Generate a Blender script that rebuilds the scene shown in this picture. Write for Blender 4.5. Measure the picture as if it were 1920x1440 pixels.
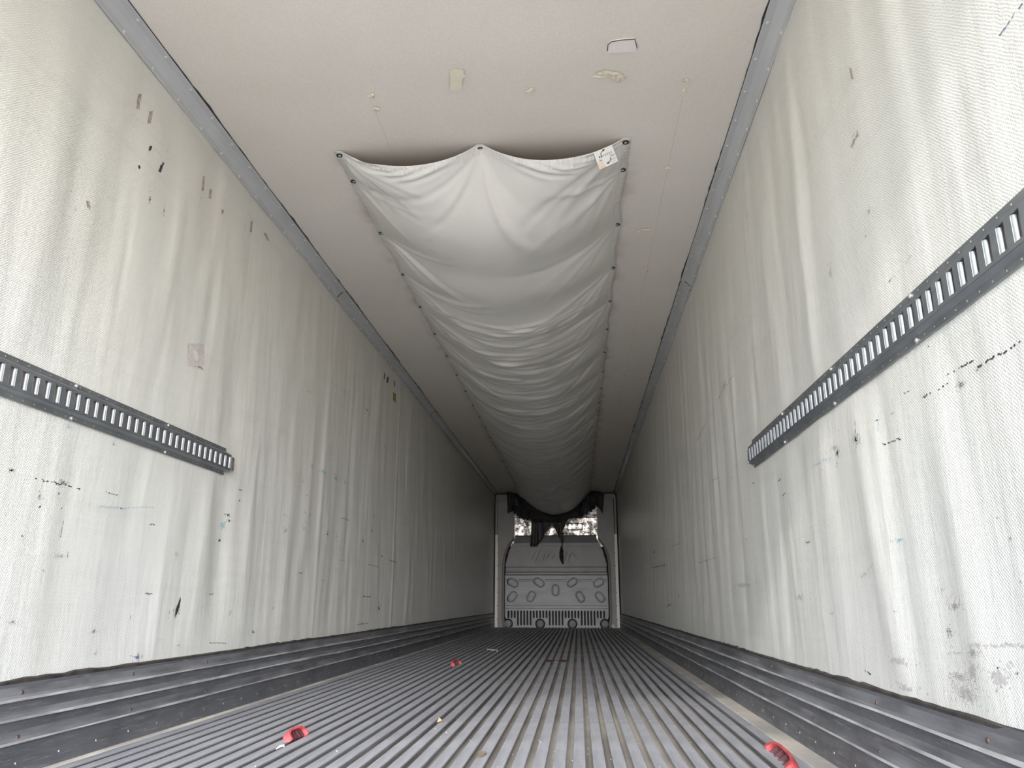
import bpy, math, random
import numpy as np
from mathutils import Matrix, Vector

# ------------------------------------------------------------------ scene reset
for _o in list(bpy.data.objects):
    bpy.data.objects.remove(_o, do_unlink=True)
scene = bpy.context.scene
COL = scene.collection
random.seed(7)
RNG = np.random.default_rng(11)

# ------------------------------------------------------------------ camera
cam_data = bpy.data.cameras.new('camera')
cam_data.sensor_fit = 'HORIZONTAL'
cam_data.sensor_width = 36.0
cam_data.lens = 1442.0 / 1920.0 * 36.0
cam_data.clip_start = 0.05
cam_data.clip_end = 300.0
cam = bpy.data.objects.new('camera', cam_data)
COL.objects.link(cam)
cam.matrix_world = Matrix((
    (0.99653655, 0.02087447, 0.08049318, 0.430),
    (0.08313703, -0.27069417, -0.95906877, 0.000),
    (0.00176899, 0.96243905, -0.27149207, 0.495),
    (0, 0, 0, 1)))
scene.camera = cam

# ------------------------------------------------------------------ light: hazy daylight through the open rear
world = bpy.data.worlds.new('world')
scene.world = world
world.use_nodes = True
_nt = world.node_tree
_bg = _nt.nodes['Background']
_sky = _nt.nodes.new('ShaderNodeTexSky')
_sky.sky_type = 'NISHITA'
_sky.sun_disc = False
_sky.sun_elevation = math.radians(27)
_sky.sun_rotation = math.radians(173)
_sky.dust_density = 2.0
_sky.air_density = 1.0
_hs = _nt.nodes.new('ShaderNodeHueSaturation')
_hs.inputs['Saturation'].default_value = 0.35
_tint = _nt.nodes.new('ShaderNodeMix'); _tint.data_type = 'RGBA'; _tint.blend_type = 'MULTIPLY'
_tint.inputs[0].default_value = 1.0
_tint.inputs[7].default_value = (0.93, 0.98, 1.06, 1)
_nt.links.new(_sky.outputs[0], _hs.inputs['Color'])
_nt.links.new(_hs.outputs[0], _tint.inputs[6])
_nt.links.new(_tint.outputs[2], _bg.inputs['Color'])
_bg.inputs['Strength'].default_value = 0.25
sun_data = bpy.data.lights.new('sun', 'SUN')
sun_data.energy = 0.5
sun_data.angle = math.radians(2.5)
sun_data.color = (1.0, 0.95, 0.88)
sun = bpy.data.objects.new('sun', sun_data)
COL.objects.link(sun)
sun.rotation_euler = Vector((0.30, 1.0, -0.5376)).to_track_quat('-Z', 'Y').to_euler()
portal_data = bpy.data.lights.new('rear_opening_portal', 'AREA')
portal_data.shape = 'RECTANGLE'
portal_data.size = 2.44
portal_data.size_y = 2.56
portal_data.cycles.is_portal = True
portal = bpy.data.objects.new('rear_opening_portal', portal_data)
COL.objects.link(portal)
portal.location = (0, -0.17, 1.28)
portal.rotation_euler = (math.radians(90), 0, 0)   # -Z looks along +Y, into the trailer

vs = scene.view_settings
vs.view_transform = 'Standard'
vs.look = 'None'
vs.gamma = 1.0
vs.use_curve_mapping = False
vs.exposure = 2.05
scene.cycles.max_bounces = 18
scene.cycles.diffuse_bounces = 14
scene.cycles.glossy_bounces = 8
scene.cycles.sample_clamp_indirect = 6.0

# ------------------------------------------------------------------ measures (metres; z = 0 is the top of the floor rails)
XW = 1.245        # inner wall faces at x = +-XW
ZC = 2.621        # ceiling
Y0 = -0.15        # rear opening
YB = 15.70        # bulkhead face
YE = 16.15        # front wall
KH = 0.262        # scuff plate height


# ------------------------------------------------------------------ helpers
def link(o, parent=None):
    COL.objects.link(o)
    if parent is not None:
        o.parent = parent
    return o


def tag(o, label=None, cat=None, group=None, kind=None):
    if label: o['label'] = label
    if cat: o['category'] = cat
    if group: o['group'] = group
    if kind: o['kind'] = kind
    return o


def mesh(name, verts, faces, mat=None, smooth=False):
    me = bpy.data.meshes.new(name)
    me.from_pydata([tuple(v) for v in verts], [], [tuple(f) for f in faces])
    if mat: me.materials.append(mat)
    if smooth:
        me.polygons.foreach_set('use_smooth', [True] * len(me.polygons))
    me.update()
    return me


def obj(name, verts, faces, mat=None, parent=None, smooth=False):
    return link(bpy.data.objects.new(name, mesh(name, verts, faces, mat, smooth)), parent)


def inst(name, me, loc=(0, 0, 0), parent=None, rot=None, scale=None):
    o = bpy.data.objects.new(name, me)
    o.location = loc
    if rot: o.rotation_euler = rot
    if scale: o.scale = scale
    return link(o, parent)


def empty(name, loc=(0, 0, 0)):
    o = bpy.data.objects.new(name, None)
    o.location = loc
    o.empty_display_size = 0.05
    return link(o)


class MB:
    """collects shapes into one mesh"""
    def __init__(s): s.v = []; s.f = []
    def add(s, vs_, fs_):
        n = len(s.v); s.v += [tuple(v) for v in vs_]; s.f += [tuple(i + n for i in f) for f in fs_]; return s
    def box(s, a, b):
        x0, y0, z0 = a; x1, y1, z1 = b
        return s.add([(x0,y0,z0),(x1,y0,z0),(x1,y1,z0),(x0,y1,z0),(x0,y0,z1),(x1,y0,z1),(x1,y1,z1),(x0,y1,z1)],
                     [(0,3,2,1),(4,5,6,7),(0,1,5,4),(1,2,6,5),(2,3,7,6),(3,0,4,7)])
    def prism_y(s, prof, y0, y1, caps=True):
        """closed profile [(x,z)] extruded along y"""
        n = len(prof)
        vs_ = [(x, y0, z) for x, z in prof] + [(x, y1, z) for x, z in prof]
        fs_ = [(i, (i+1) % n, n + (i+1) % n, n + i) for i in range(n)]
        if caps: fs_ += [tuple(range(n-1, -1, -1)), tuple(range(n, 2*n))]
        return s.add(vs_, fs_)
    def tube(s, pts, r, n=6):
        pts = [Vector(p) for p in pts]; vs_ = []; fs_ = []
        for k, p in enumerate(pts):
            d = (pts[min(k+1, len(pts)-1)] - pts[max(k-1, 0)]).normalized()
            a = d.orthogonal().normalized(); b = d.cross(a)
            rr = r[k] if isinstance(r, (list, tuple)) else r
            vs_ += [tuple(p + rr*(math.cos(t*math.tau/n)*a + math.sin(t*math.tau/n)*b)) for t in range(n)]
        for k in range(len(pts)-1):
            fs_ += [(k*n+t, k*n+(t+1) % n, (k+1)*n+(t+1) % n, (k+1)*n+t) for t in range(n)]
        fs_ += [tuple(range(n-1, -1, -1)), tuple(range((len(pts)-1)*n, len(pts)*n))]
        return s.add(vs_, fs_)
    def build(s, name, mat, parent=None, smooth=False):
        return obj(name, s.v, s.f, mat, parent, smooth)
    def mesh(s, name, mat, smooth=False):
        return mesh(name, s.v, s.f, mat, smooth)


def dome(r, h, n=10, rings=3):
    """low dome, base in the xy plane, bulging to +z"""
    vs_ = []; fs_ = []
    for k in range(rings):
        a = k / rings * math.pi / 2
        vs_ += [(r*math.cos(a)*math.cos(t*math.tau/n), r*math.cos(a)*math.sin(t*math.tau/n), h*math.sin(a)) for t in range(n)]
    vs_.append((0, 0, h))
    for k in range(rings-1):
        fs_ += [(k*n+t, k*n+(t+1) % n, (k+1)*n+(t+1) % n, (k+1)*n+t) for t in range(n)]
    fs_ += [((rings-1)*n+t, (rings-1)*n+(t+1) % n, rings*n) for t in range(n)]
    fs_.append(tuple(range(n-1, -1, -1)))
    return vs_, fs_


# ------------------------------------------------------------------ materials (procedural)
def nodes_of(name):
    m = bpy.data.materials.new(name); m.use_nodes = True
    nt = m.node_tree
    return m, nt, nt.nodes['Principled BSDF']


def N(nt, kind, **inp):
    n = nt.nodes.new(kind)
    for k, v in inp.items():
        if k in n.inputs: n.inputs[k].default_value = v
        else: setattr(n, k, v)
    return n


def ramp(nt, src, stops):
    r = nt.nodes.new('ShaderNodeValToRGB')
    els = r.color_ramp.elements
    while len(els) < len(stops): els.new(0.5)
    for e, (p, c) in zip(els, stops):
        e.position = p; e.color = tuple(c) + (1,) if len(c) == 3 else c
    nt.links.new(src, r.inputs['Fac'])
    return r.outputs['Color']


def coords(nt, scale=(1, 1, 1)):
    tc = nt.nodes.new('ShaderNodeTexCoord'); mp = nt.nodes.new('ShaderNodeMapping')
    mp.inputs['Scale'].default_value = scale
    nt.links.new(tc.outputs['Object'], mp.inputs['Vector'])
    return mp.outputs['Vector']


def noise(nt, vec, scale, detail=4, rough=0.55):
    n = nt.nodes.new('ShaderNodeTexNoise')
    n.inputs['Scale'].default_value = scale; n.inputs['Detail'].default_value = detail; n.inputs['Roughness'].default_value = rough
    nt.links.new(vec, n.inputs['Vector'])
    return n.outputs['Fac']


def mix(nt, fac, a, b, blend='MIX'):
    n = nt.nodes.new('ShaderNodeMix'); n.data_type = 'RGBA'; n.blend_type = blend
    for sock, v in ((n.inputs[0], fac), (n.inputs[6], a), (n.inputs[7], b)):
        if isinstance(v, bpy.types.NodeSocket): nt.links.new(v, sock)
        elif isinstance(v, (int, float)): sock.default_value = v
        else: sock.default_value = tuple(v) + (1,)
    return n.outputs[2]


def math_(nt, op, a, b=None, c=None):
    n = nt.nodes.new('ShaderNodeMath'); n.operation = op
    for i, v in enumerate((a, b, c)):
        if v is None: continue
        if isinstance(v, bpy.types.NodeSocket): nt.links.new(v, n.inputs[i])
        else: n.inputs[i].default_value = v
    return n.outputs[0]


def bump(nt, bsdf, height, strength, dist, prev=None):
    b = nt.nodes.new('ShaderNodeBump'); b.inputs['Strength'].default_value = strength; b.inputs['Distance'].default_value = dist
    nt.links.new(height, b.inputs['Height'])
    if prev is not None: nt.links.new(prev, b.inputs['Normal'])
    nt.links.new(b.outputs['Normal'], bsdf.inputs['Normal'])
    return b.outputs['Normal']


def simple(name, c1, c2=None, rough=0.5, metal=0.0, scale=8.0, stretch=(1, 1, 1), bmp=0.0, bscale=60.0, spec=0.5, rvar=0.0, lo=0.35, hi=0.65):
    m, nt, b = nodes_of(name)
    v = coords(nt, stretch)
    f = noise(nt, v, scale, 5)
    if c2 is None: c2 = tuple(min(1, x*1.12) for x in c1)
    nt.links.new(ramp(nt, f, [(lo, c1), (hi, c2)]), b.inputs['Base Color'])
    b.inputs['Metallic'].default_value = metal
    b.inputs['Roughness'].default_value = rough
    b.inputs['Specular IOR Level'].default_value = spec
    if rvar:
        nt.links.new(math_(nt, 'MULTIPLY_ADD', noise(nt, v, scale*2.3, 4), rvar, rough - rvar/2), b.inputs['Roughness'])
    if bmp:
        bump(nt, b, noise(nt, v, bscale, 3), bmp, 0.002)
    return m


def wall_material():
    m, nt, b = nodes_of('white_liner')
    tc = nt.nodes.new('ShaderNodeTexCoord'); sp = nt.nodes.new('ShaderNodeSeparateXYZ')
    nt.links.new(tc.outputs['Object'], sp.inputs[0])
    v = tc.outputs['Object']
    big = noise(nt, v, 0.9, 4)
    col = ramp(nt, big, [(0.35, (0.695, 0.69, 0.645)), (0.65, (0.715, 0.72, 0.695))])
    # yellower tint towards the roof, mottled
    zf = nt.nodes.new('ShaderNodeMapRange'); zf.inputs['From Min'].default_value = 1.0; zf.inputs['From Max'].default_value = 2.5
    nt.links.new(math_(nt, 'ADD', sp.outputs['Z'], math_(nt, 'MULTIPLY', noise(nt, v, 1.7, 3), 0.8)), zf.inputs['Value'])
    col = mix(nt, math_(nt, 'MULTIPLY', zf.outputs[0], 0.6), col, (0.695, 0.67, 0.585))
    # rubbed dirt: long horizontal streaks and vertical smudges
    st = noise(nt, coords(nt, (1, 0.5, 7)), 2.2, 6, 0.7)
    col = mix(nt, math_(nt, 'MULTIPLY', ramp(nt, st, [(0.5, (0, 0, 0)), (0.78, (1, 1, 1))]), 0.28), col, (0.52, 0.51, 0.49))
    sm = noise(nt, coords(nt, (1, 5, 0.6)), 1.6, 6, 0.65)
    col = mix(nt, math_(nt, 'MULTIPLY', ramp(nt, sm, [(0.52, (0, 0, 0)), (0.8, (1, 1, 1))]), 0.3), col, (0.55, 0.54, 0.48))
    # woven glass texture: staggered small dots, 9 mm apart
    k = 2 * math.pi / 0.0095
    wy = math_(nt, 'MULTIPLY_ADD', noise(nt, v, 45, 2), 0.008, sp.outputs['Y'])
    wz = math_(nt, 'MULTIPLY_ADD', noise(nt, coords(nt, (1.0, 1.1, 0.9)), 38, 2), 0.008, sp.outputs['Z'])
    s1 = math_(nt, 'SINE', math_(nt, 'MULTIPLY', wy, k))
    s2 = math_(nt, 'SINE', math_(nt, 'MULTIPLY', wz, k * 1.05))
    w = math_(nt, 'MULTIPLY', math_(nt, 'MULTIPLY', s1, s2), math_(nt, 'MULTIPLY_ADD', noise(nt, v, 75, 1), 1.6, 0.15))
    pits = ramp(nt, w, [(0.35, (0, 0, 0)), (0.95, (1, 1, 1))])
    dn = noise(nt, v, 4.0, 5, 0.7)
    pm = math_(nt, 'MULTIPLY', pits, math_(nt, 'MULTIPLY_ADD', ramp(nt, dn, [(0.45, (0, 0, 0)), (0.75, (1, 1, 1))]), 0.36, 0.14))
    col = mix(nt, pm, col, (0.40, 0.39, 0.37))
    nt.links.new(col, b.inputs['Base Color'])
    nt.links.new(math_(nt, 'MULTIPLY_ADD', noise(nt, v, 6.0, 4), 0.16, 0.24), b.inputs['Roughness'])
    b.inputs['Specular IOR Level'].default_value = 0.45
    p = bump(nt, b, w, 0.35, 0.0009)
    bump(nt, b, noise(nt, coords(nt, (1, 3, 0.6)), 9.0, 3), 0.35, 0.006, p)
    return m


def ceiling_material():
    m, nt, b = nodes_of('grey_beige_liner')
    tc = nt.nodes.new('ShaderNodeTexCoord'); sp = nt.nodes.new('ShaderNodeSeparateXYZ')
    nt.links.new(tc.outputs['Object'], sp.inputs[0]); v = tc.outputs['Object']
    col = ramp(nt, noise(nt, v, 1.3, 4), [(0.35, (0.77, 0.715, 0.64)), (0.65, (0.82, 0.77, 0.705))])
    col = mix(nt, 0.35, col, ramp(nt, noise(nt, v, 160, 2), [(0.35, (0.67, 0.625, 0.57)), (0.65, (0.83, 0.79, 0.73))]))
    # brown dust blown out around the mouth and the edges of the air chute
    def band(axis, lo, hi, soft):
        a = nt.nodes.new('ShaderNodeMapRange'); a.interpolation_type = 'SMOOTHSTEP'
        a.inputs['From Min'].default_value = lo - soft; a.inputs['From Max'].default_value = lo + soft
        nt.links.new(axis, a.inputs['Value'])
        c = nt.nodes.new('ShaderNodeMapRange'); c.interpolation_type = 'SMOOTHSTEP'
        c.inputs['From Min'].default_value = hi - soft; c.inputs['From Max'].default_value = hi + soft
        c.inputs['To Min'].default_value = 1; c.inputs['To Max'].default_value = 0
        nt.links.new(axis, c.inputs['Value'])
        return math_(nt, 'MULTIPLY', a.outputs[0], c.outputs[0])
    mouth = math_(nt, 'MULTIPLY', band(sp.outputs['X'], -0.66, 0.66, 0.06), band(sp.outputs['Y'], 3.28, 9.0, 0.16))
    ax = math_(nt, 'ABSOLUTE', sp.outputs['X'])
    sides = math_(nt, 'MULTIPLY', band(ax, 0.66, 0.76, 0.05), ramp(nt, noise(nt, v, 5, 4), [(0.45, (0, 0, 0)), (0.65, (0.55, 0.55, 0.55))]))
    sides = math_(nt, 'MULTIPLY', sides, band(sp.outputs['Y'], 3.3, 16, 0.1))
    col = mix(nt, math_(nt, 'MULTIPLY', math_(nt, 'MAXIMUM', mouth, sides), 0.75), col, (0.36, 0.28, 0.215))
    # long faint seams
    for xs, hw in ((-0.44, 0.004), (0.93, 0.003)):
        ln = math_(nt, 'LESS_THAN', math_(nt, 'ABSOLUTE', math_(nt, 'SUBTRACT', sp.outputs['X'], xs)), hw)
        ln = math_(nt, 'MULTIPLY', ln, math_(nt, 'GREATER_THAN', sp.outputs['Y'], 2.95))
        col = mix(nt, math_(nt, 'MULTIPLY', ln, 0.16), col, (0.38, 0.33, 0.28))
    nt.links.new(col, b.inputs['Base Color'])
    b.inputs['Roughness'].default_value = 0.55
    b.inputs['Specular IOR Level'].default_value = 0.35
    bump(nt, b, noise(nt, v, 220, 2), 0.25, 0.001)
    return m


def rail_material():
    m, nt, b = nodes_of('worn_aluminium_floor')
    v = coords(nt, (1, 0.12, 1)); vo = coords(nt)
    f = noise(nt, v, 26, 6, 0.65)
    col = ramp(nt, f, [(0.3, (0.32, 0.325, 0.36)), (0.7, (0.46, 0.47, 0.515))])
    sc = noise(nt, vo, 3.0, 6, 0.7)
    col = mix(nt, math_(nt, 'MULTIPLY', ramp(nt, sc, [(0.48, (0, 0, 0)), (0.72, (1, 1, 1))]), 0.35), col, (0.24, 0.235, 0.235))
    sc2 = noise(nt, vo, 17.0, 5, 0.7)
    col = mix(nt, math_(nt, 'MULTIPLY', ramp(nt, sc2, [(0.58, (0, 0, 0)), (0.7, (1, 1, 1))]), 0.45), col, (0.52, 0.53, 0.55))
    nt.links.new(col, b.inputs['Base Color'])
    b.inputs['Metallic'].default_value = 0.35
    nt.links.new(math_(nt, 'MULTIPLY_ADD', noise(nt, vo, 12, 4), 0.25, 0.36), b.inputs['Roughness'])
    bump(nt, b, f, 0.3, 0.002)
    return m


def fabric_material():
    m, nt, b = nodes_of('pale_grey_chute_fabric')
    uv = nt.nodes.new('ShaderNodeUVMap'); uv.uv_map = 'UVMap'
    sp = nt.nodes.new('ShaderNodeSeparateXYZ'); nt.links.new(uv.outputs[0], sp.inputs[0])
    v = coords(nt)
    col = ramp(nt, noise(nt, v, 2.0, 5), [(0.35, (0.69, 0.67, 0.63)), (0.65, (0.76, 0.74, 0.70))])
    col = mix(nt, math_(nt, 'MULTIPLY', ramp(nt, noise(nt, v, 7, 6, 0.7), [(0.6, (0, 0, 0)), (0.8, (1, 1, 1))]), 0.35), col, (0.42, 0.40, 0.36))
    nt.links.new(col, b.inputs['Base Color'])
    b.inputs['Roughness'].default_value = 0.42
    b.inputs['Specular IOR Level'].default_value = 0.45
    # puckered hems: fine cross ripples close to the stitched edges (u, v hold metres from the side / front edge)
    side = math_(nt, 'LESS_THAN', sp.outputs['X'], 0.045)
    front = math_(nt, 'LESS_THAN', sp.outputs['Y'], 0.05)
    pk = noise(nt, coords(nt, (0.6, 3, 1)), 26, 2)
    pk2 = noise(nt, coords(nt, (3, 0.7, 1)), 22, 2)
    h = math_(nt, 'ADD', math_(nt, 'MULTIPLY', side, pk), math_(nt, 'MULTIPLY', front, pk2))
    p = bump(nt, b, h, 0.8, 0.012)
    bump(nt, b, noise(nt, v, 35, 3), 0.12, 0.004, p)
    return m


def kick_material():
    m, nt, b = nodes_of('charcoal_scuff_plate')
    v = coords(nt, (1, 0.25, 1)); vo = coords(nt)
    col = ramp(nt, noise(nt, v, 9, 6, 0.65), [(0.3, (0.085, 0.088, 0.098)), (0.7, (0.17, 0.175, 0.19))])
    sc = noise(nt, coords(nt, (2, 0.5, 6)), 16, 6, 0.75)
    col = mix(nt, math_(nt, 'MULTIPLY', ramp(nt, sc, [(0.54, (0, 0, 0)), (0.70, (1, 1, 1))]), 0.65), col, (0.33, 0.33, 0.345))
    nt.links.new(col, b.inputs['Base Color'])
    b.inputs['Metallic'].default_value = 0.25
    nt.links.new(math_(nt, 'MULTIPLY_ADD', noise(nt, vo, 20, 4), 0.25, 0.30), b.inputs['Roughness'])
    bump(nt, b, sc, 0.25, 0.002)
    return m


def plate_material():
    m, nt, b = nodes_of('blotched_sheet_metal')
    v = coords(nt)
    f = noise(nt, v, 7.5, 7, 0.75)
    col = ramp(nt, f, [(0.36, (0.10, 0.09, 0.085)), (0.46, (0.50, 0.47, 0.45)), (0.56, (0.86, 0.84, 0.82))])
    nt.links.new(col, b.inputs['Base Color'])
    nt.links.new(ramp(nt, f, [(0.4, (0.1, 0.1, 0.1)), (0.55, (1, 1, 1))]), b.inputs['Metallic'])
    nt.links.new(ramp(nt, f, [(0.4, (0.6, 0.6, 0.6)), (0.6, (0.24, 0.24, 0.24))]), b.inputs['Roughness'])
    bump(nt, b, noise(nt, v, 20, 4), 0.2, 0.003)
    return m


WALL = wall_material()
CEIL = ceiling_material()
RAIL = rail_material()
FABRIC = fabric_material()
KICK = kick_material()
KICK_LIT = simple('lit_charcoal_plate', (0.11, 0.113, 0.122), (0.24, 0.245, 0.26), 0.38, 0.25, 16, (1, 0.22, 1), 0.2, 40, rvar=0.2)  # lighter copy of the charcoal: light on the sloping faces put into colour
PLATE = plate_material()
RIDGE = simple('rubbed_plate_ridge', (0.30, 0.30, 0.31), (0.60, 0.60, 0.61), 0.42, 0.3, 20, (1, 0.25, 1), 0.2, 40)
GROOVE = simple('dusty_floor_channel', (0.20, 0.185, 0.165), (0.40, 0.37, 0.33), 0.75, 0.0, 5, (1, 0.25, 1), 0.3, 120)
SAND = simple('dusty_edge_strip', (0.36, 0.345, 0.33), (0.60, 0.56, 0.50), 0.55, 0.1, 3.5, (1, 0.7, 1), 0.2, 60)
TRIM = simple('grey_painted_cove', (0.50, 0.505, 0.51), (0.56, 0.565, 0.57), 0.26, 0.0, 3)
TRIM_DARK = simple('dark_sealant', (0.018, 0.016, 0.016), (0.06, 0.052, 0.046), 0.7, 0, 18)
RIVET = simple('white_rivet', (0.62, 0.62, 0.60), (0.72, 0.72, 0.70), 0.3)
GALV = simple('galvanised_steel', (0.30, 0.325, 0.35), (0.40, 0.425, 0.45), 0.36, 0.85, 22, (1, 0.4, 1), 0.12, 80, rvar=0.15)
GALV_LIP = simple('lit_lip_steel', (0.40, 0.42, 0.44), (0.52, 0.54, 0.56), 0.40, 0.6, 40, (1, 1, 0.4), 0.1, 80)  # lighter copy of the galvanised steel, light caught by the lips painted in
STEEL = simple('screw_steel', (0.62, 0.60, 0.57), (0.75, 0.73, 0.70), 0.28, 0.9, 60)
RUST = simple('rusty_steel', (0.045, 0.028, 0.022), (0.16, 0.10, 0.08), 0.65, 0.3, 60)
RUSTY_TAB = simple('rust_stained_steel', (0.16, 0.09, 0.06), (0.38, 0.35, 0.32), 0.5, 0.4, 30)
SLOTBACK = simple('brown_slot_board', (0.30, 0.26, 0.23), (0.42, 0.38, 0.34), 0.7)  # plain brown backing seen through the track slots
BULK = simple('grey_moulded_plastic', (0.25, 0.255, 0.27), (0.31, 0.315, 0.33), 0.42, 0, 3, (1, 1, 1), 0.15, 90)
BULK_SIDE = simple('warm_grey_panel', (0.27, 0.262, 0.258), (0.32, 0.312, 0.306), 0.45, 0, 3, (1, 1, 1), 0.1, 90)
BULK_LO = simple('scuffed_grey_plastic', (0.30, 0.31, 0.34), (0.42, 0.435, 0.475), 0.38, 0, 4, (0.4, 1, 1.6), 0.2, 90)
FLANGE = simple('white_flange', (0.84, 0.82, 0.80), (0.90, 0.88, 0.86), 0.4, 0, 6)
DARK = simple('dark_void', (0.012, 0.012, 0.013), (0.02, 0.02, 0.02), 0.8)
BLACKCLOTH = simple('black_torn_fabric', (0.010, 0.010, 0.011), (0.028, 0.026, 0.026), 0.75, 0, 9, (1, 1, 1), 0.3, 60)
BLACKFILM_SHADE = simple('black_film_and_shade', (0.03, 0.03, 0.032), (0.05, 0.05, 0.052), 0.5, 0, 9)  # torn film; also paints the shade behind grille slots and band gaps
BLACKPAINT = simple('black_eyelet_paint', (0.02, 0.02, 0.02), (0.03, 0.03, 0.03), 0.3)
RED = simple('red_plastic', (0.40, 0.055, 0.065), (0.52, 0.10, 0.105), 0.45, 0, 30, (1, 1, 1), 0.1, 60)
RED_DARK = simple('dark_red_plastic', (0.045, 0.012, 0.015), (0.10, 0.025, 0.03), 0.5, 0, 40)  # darker red for inner faces, ribs and clips
PAPER = simple('white_label', (0.80, 0.79, 0.74), (0.86, 0.85, 0.81), 0.5, 0, 30)
PAPER_ORANGE = simple('stained_label_corner', (0.80, 0.60, 0.44), (0.82, 0.68, 0.54), 0.5, 0, 30)
INK = simple('dark_ink', (0.05, 0.055, 0.065), (0.07, 0.075, 0.085), 0.5)
INK_PALE = simple('grey_ink', (0.36, 0.37, 0.38), (0.45, 0.45, 0.46), 0.5)
LEAF = simple('dry_leaf', (0.50, 0.36, 0.20), (0.72, 0.58, 0.40), 0.6, 0, 60)
WHITEBIT = simple('white_scrap', (0.72, 0.72, 0.70), (0.82, 0.82, 0.80), 0.5)
BROWNBIT = simple('brown_scrap', (0.10, 0.08, 0.06), (0.18, 0.14, 0.10), 0.7)
YELLOW = simple('olive_yellow_sticker', (0.34, 0.30, 0.03), (0.42, 0.36, 0.05), 0.5, 0, 60)
ASPHALT = simple('yard_concrete', (0.58, 0.54, 0.48), (0.66, 0.62, 0.56), 0.85, 0, 1.2)
SHELL = simple('trailer_body', (0.6, 0.6, 0.6), (0.65, 0.65, 0.65), 0.5)
PLY = simple('torn_glass_fibre', (0.62, 0.54, 0.41), (0.84, 0.78, 0.66), 0.7, 0, 60, (1, 1, 1), 0.5, 120)
TAPE = simple('yellowed_tape', (0.80, 0.75, 0.58), (0.85, 0.80, 0.66), 0.35, 0, 20)
LINER = simple('pale_patch', (0.84, 0.795, 0.755), (0.88, 0.835, 0.795), 0.5, 0, 90)
STICKER = simple('faded_paper_remnant', (0.50, 0.45, 0.42), (0.66, 0.61, 0.58), 0.6, 0, 70)
MARK = {
    'black': simple('black_rubber_mark', (0.020, 0.018, 0.028), (0.05, 0.045, 0.06), 0.55, 0, 90),
    'grey': simple('grey_rub_mark', (0.42, 0.41, 0.40), (0.56, 0.55, 0.53), 0.5, 0, 90),
    'pale': simple('faint_rub_mark', (0.66, 0.65, 0.61), (0.72, 0.70, 0.66), 0.5, 0, 90),
    'brown': simple('brown_rub_mark', (0.34, 0.28, 0.24), (0.48, 0.42, 0.37), 0.6, 0, 90),
    'dirt': simple('dark_grime_mark', (0.36, 0.345, 0.33), (0.56, 0.545, 0.53), 0.6, 0, 60),
    'tan': simple('bared_board', (0.24, 0.20, 0.16), (0.52, 0.44, 0.37), 0.7, 0, 70),
    'teal': simple('teal_paint_mark', (0.30, 0.46, 0.50), (0.42, 0.56, 0.60), 0.5, 0, 90),
    'blue': simple('blue_ink_mark', (0.10, 0.13, 0.24), (0.20, 0.26, 0.38), 0.5, 0, 90),
    'white': simple('white_chalk_mark', (0.82, 0.82, 0.82), (0.88, 0.88, 0.88), 0.4, 0, 90),
}

# ------------------------------------------------------------------ shell: body, walls, ceiling, floor
gr = obj('ground', [(-40, -60, -1.30), (40, -60, -1.30), (40, 30, -1.30), (-40, 30, -1.30)], [(0, 1, 2, 3)], ASPHALT)
tag(gr, kind='structure')


def folds(ys, zs, seed, n, extra=()):
    """shallow vertical buckles of the liner, in metres, on the grid ys x zs"""
    rg = np.random.default_rng(seed)
    H = np.zeros((len(ys), len(zs)))
    for k in range(n):
        yc = rg.uniform(0.0, 15.8); zc = rg.uniform(0.3, 2.5)
        w = rg.uniform(0.018, 0.085); h = rg.uniform(0.12, 0.55); til = rg.normal(0, 0.06)
        a = rg.choice([-1, 1]) * rg.uniform(0.0008, 0.0030) * (w / 0.05) ** 0.7
        m0, m1 = np.searchsorted(ys, (yc - 4*w - 0.1, yc + 4*w + 0.1))
        yy = ys[m0:m1, None]; zz = zs[None, :]
        H[m0:m1] += a * np.exp(-((yy - yc - til*(zz - zc)) / w)**2) * np.exp(-(((zz - zc) / h)**2)**1.5)
    for (yc, zc, w, h, til, a) in extra:
        yy = ys[:, None]; zz = zs[None, :]
        H += a * np.exp(-((yy - yc - til*(zz - zc)) / w)**2) * np.exp(-(((zz - zc) / h)**2)**1.5)
    for k in range(5):      # long swells
        H += rg.uniform(0.0008, 0.0018) * np.sin(ys[:, None]*rg.uniform(1.0, 5.0) + rg.uniform(0, 6) + zs[None, :]*rg.normal(0, 0.5))
    edge = np.clip((zs - 0.22) / 0.15, 0, 1) * np.clip((2.60 - zs) / 0.12, 0, 1)
    H = H * edge[None, :]
    near = np.exp(-((zs - 1.14)/0.11)**4)[None, :]*np.clip((3.75 - ys)/0.15, 0, 1)[:, None]
    return H*(1 - 0.85*near)       # the liner is drawn flat behind the screwed-on track


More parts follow.
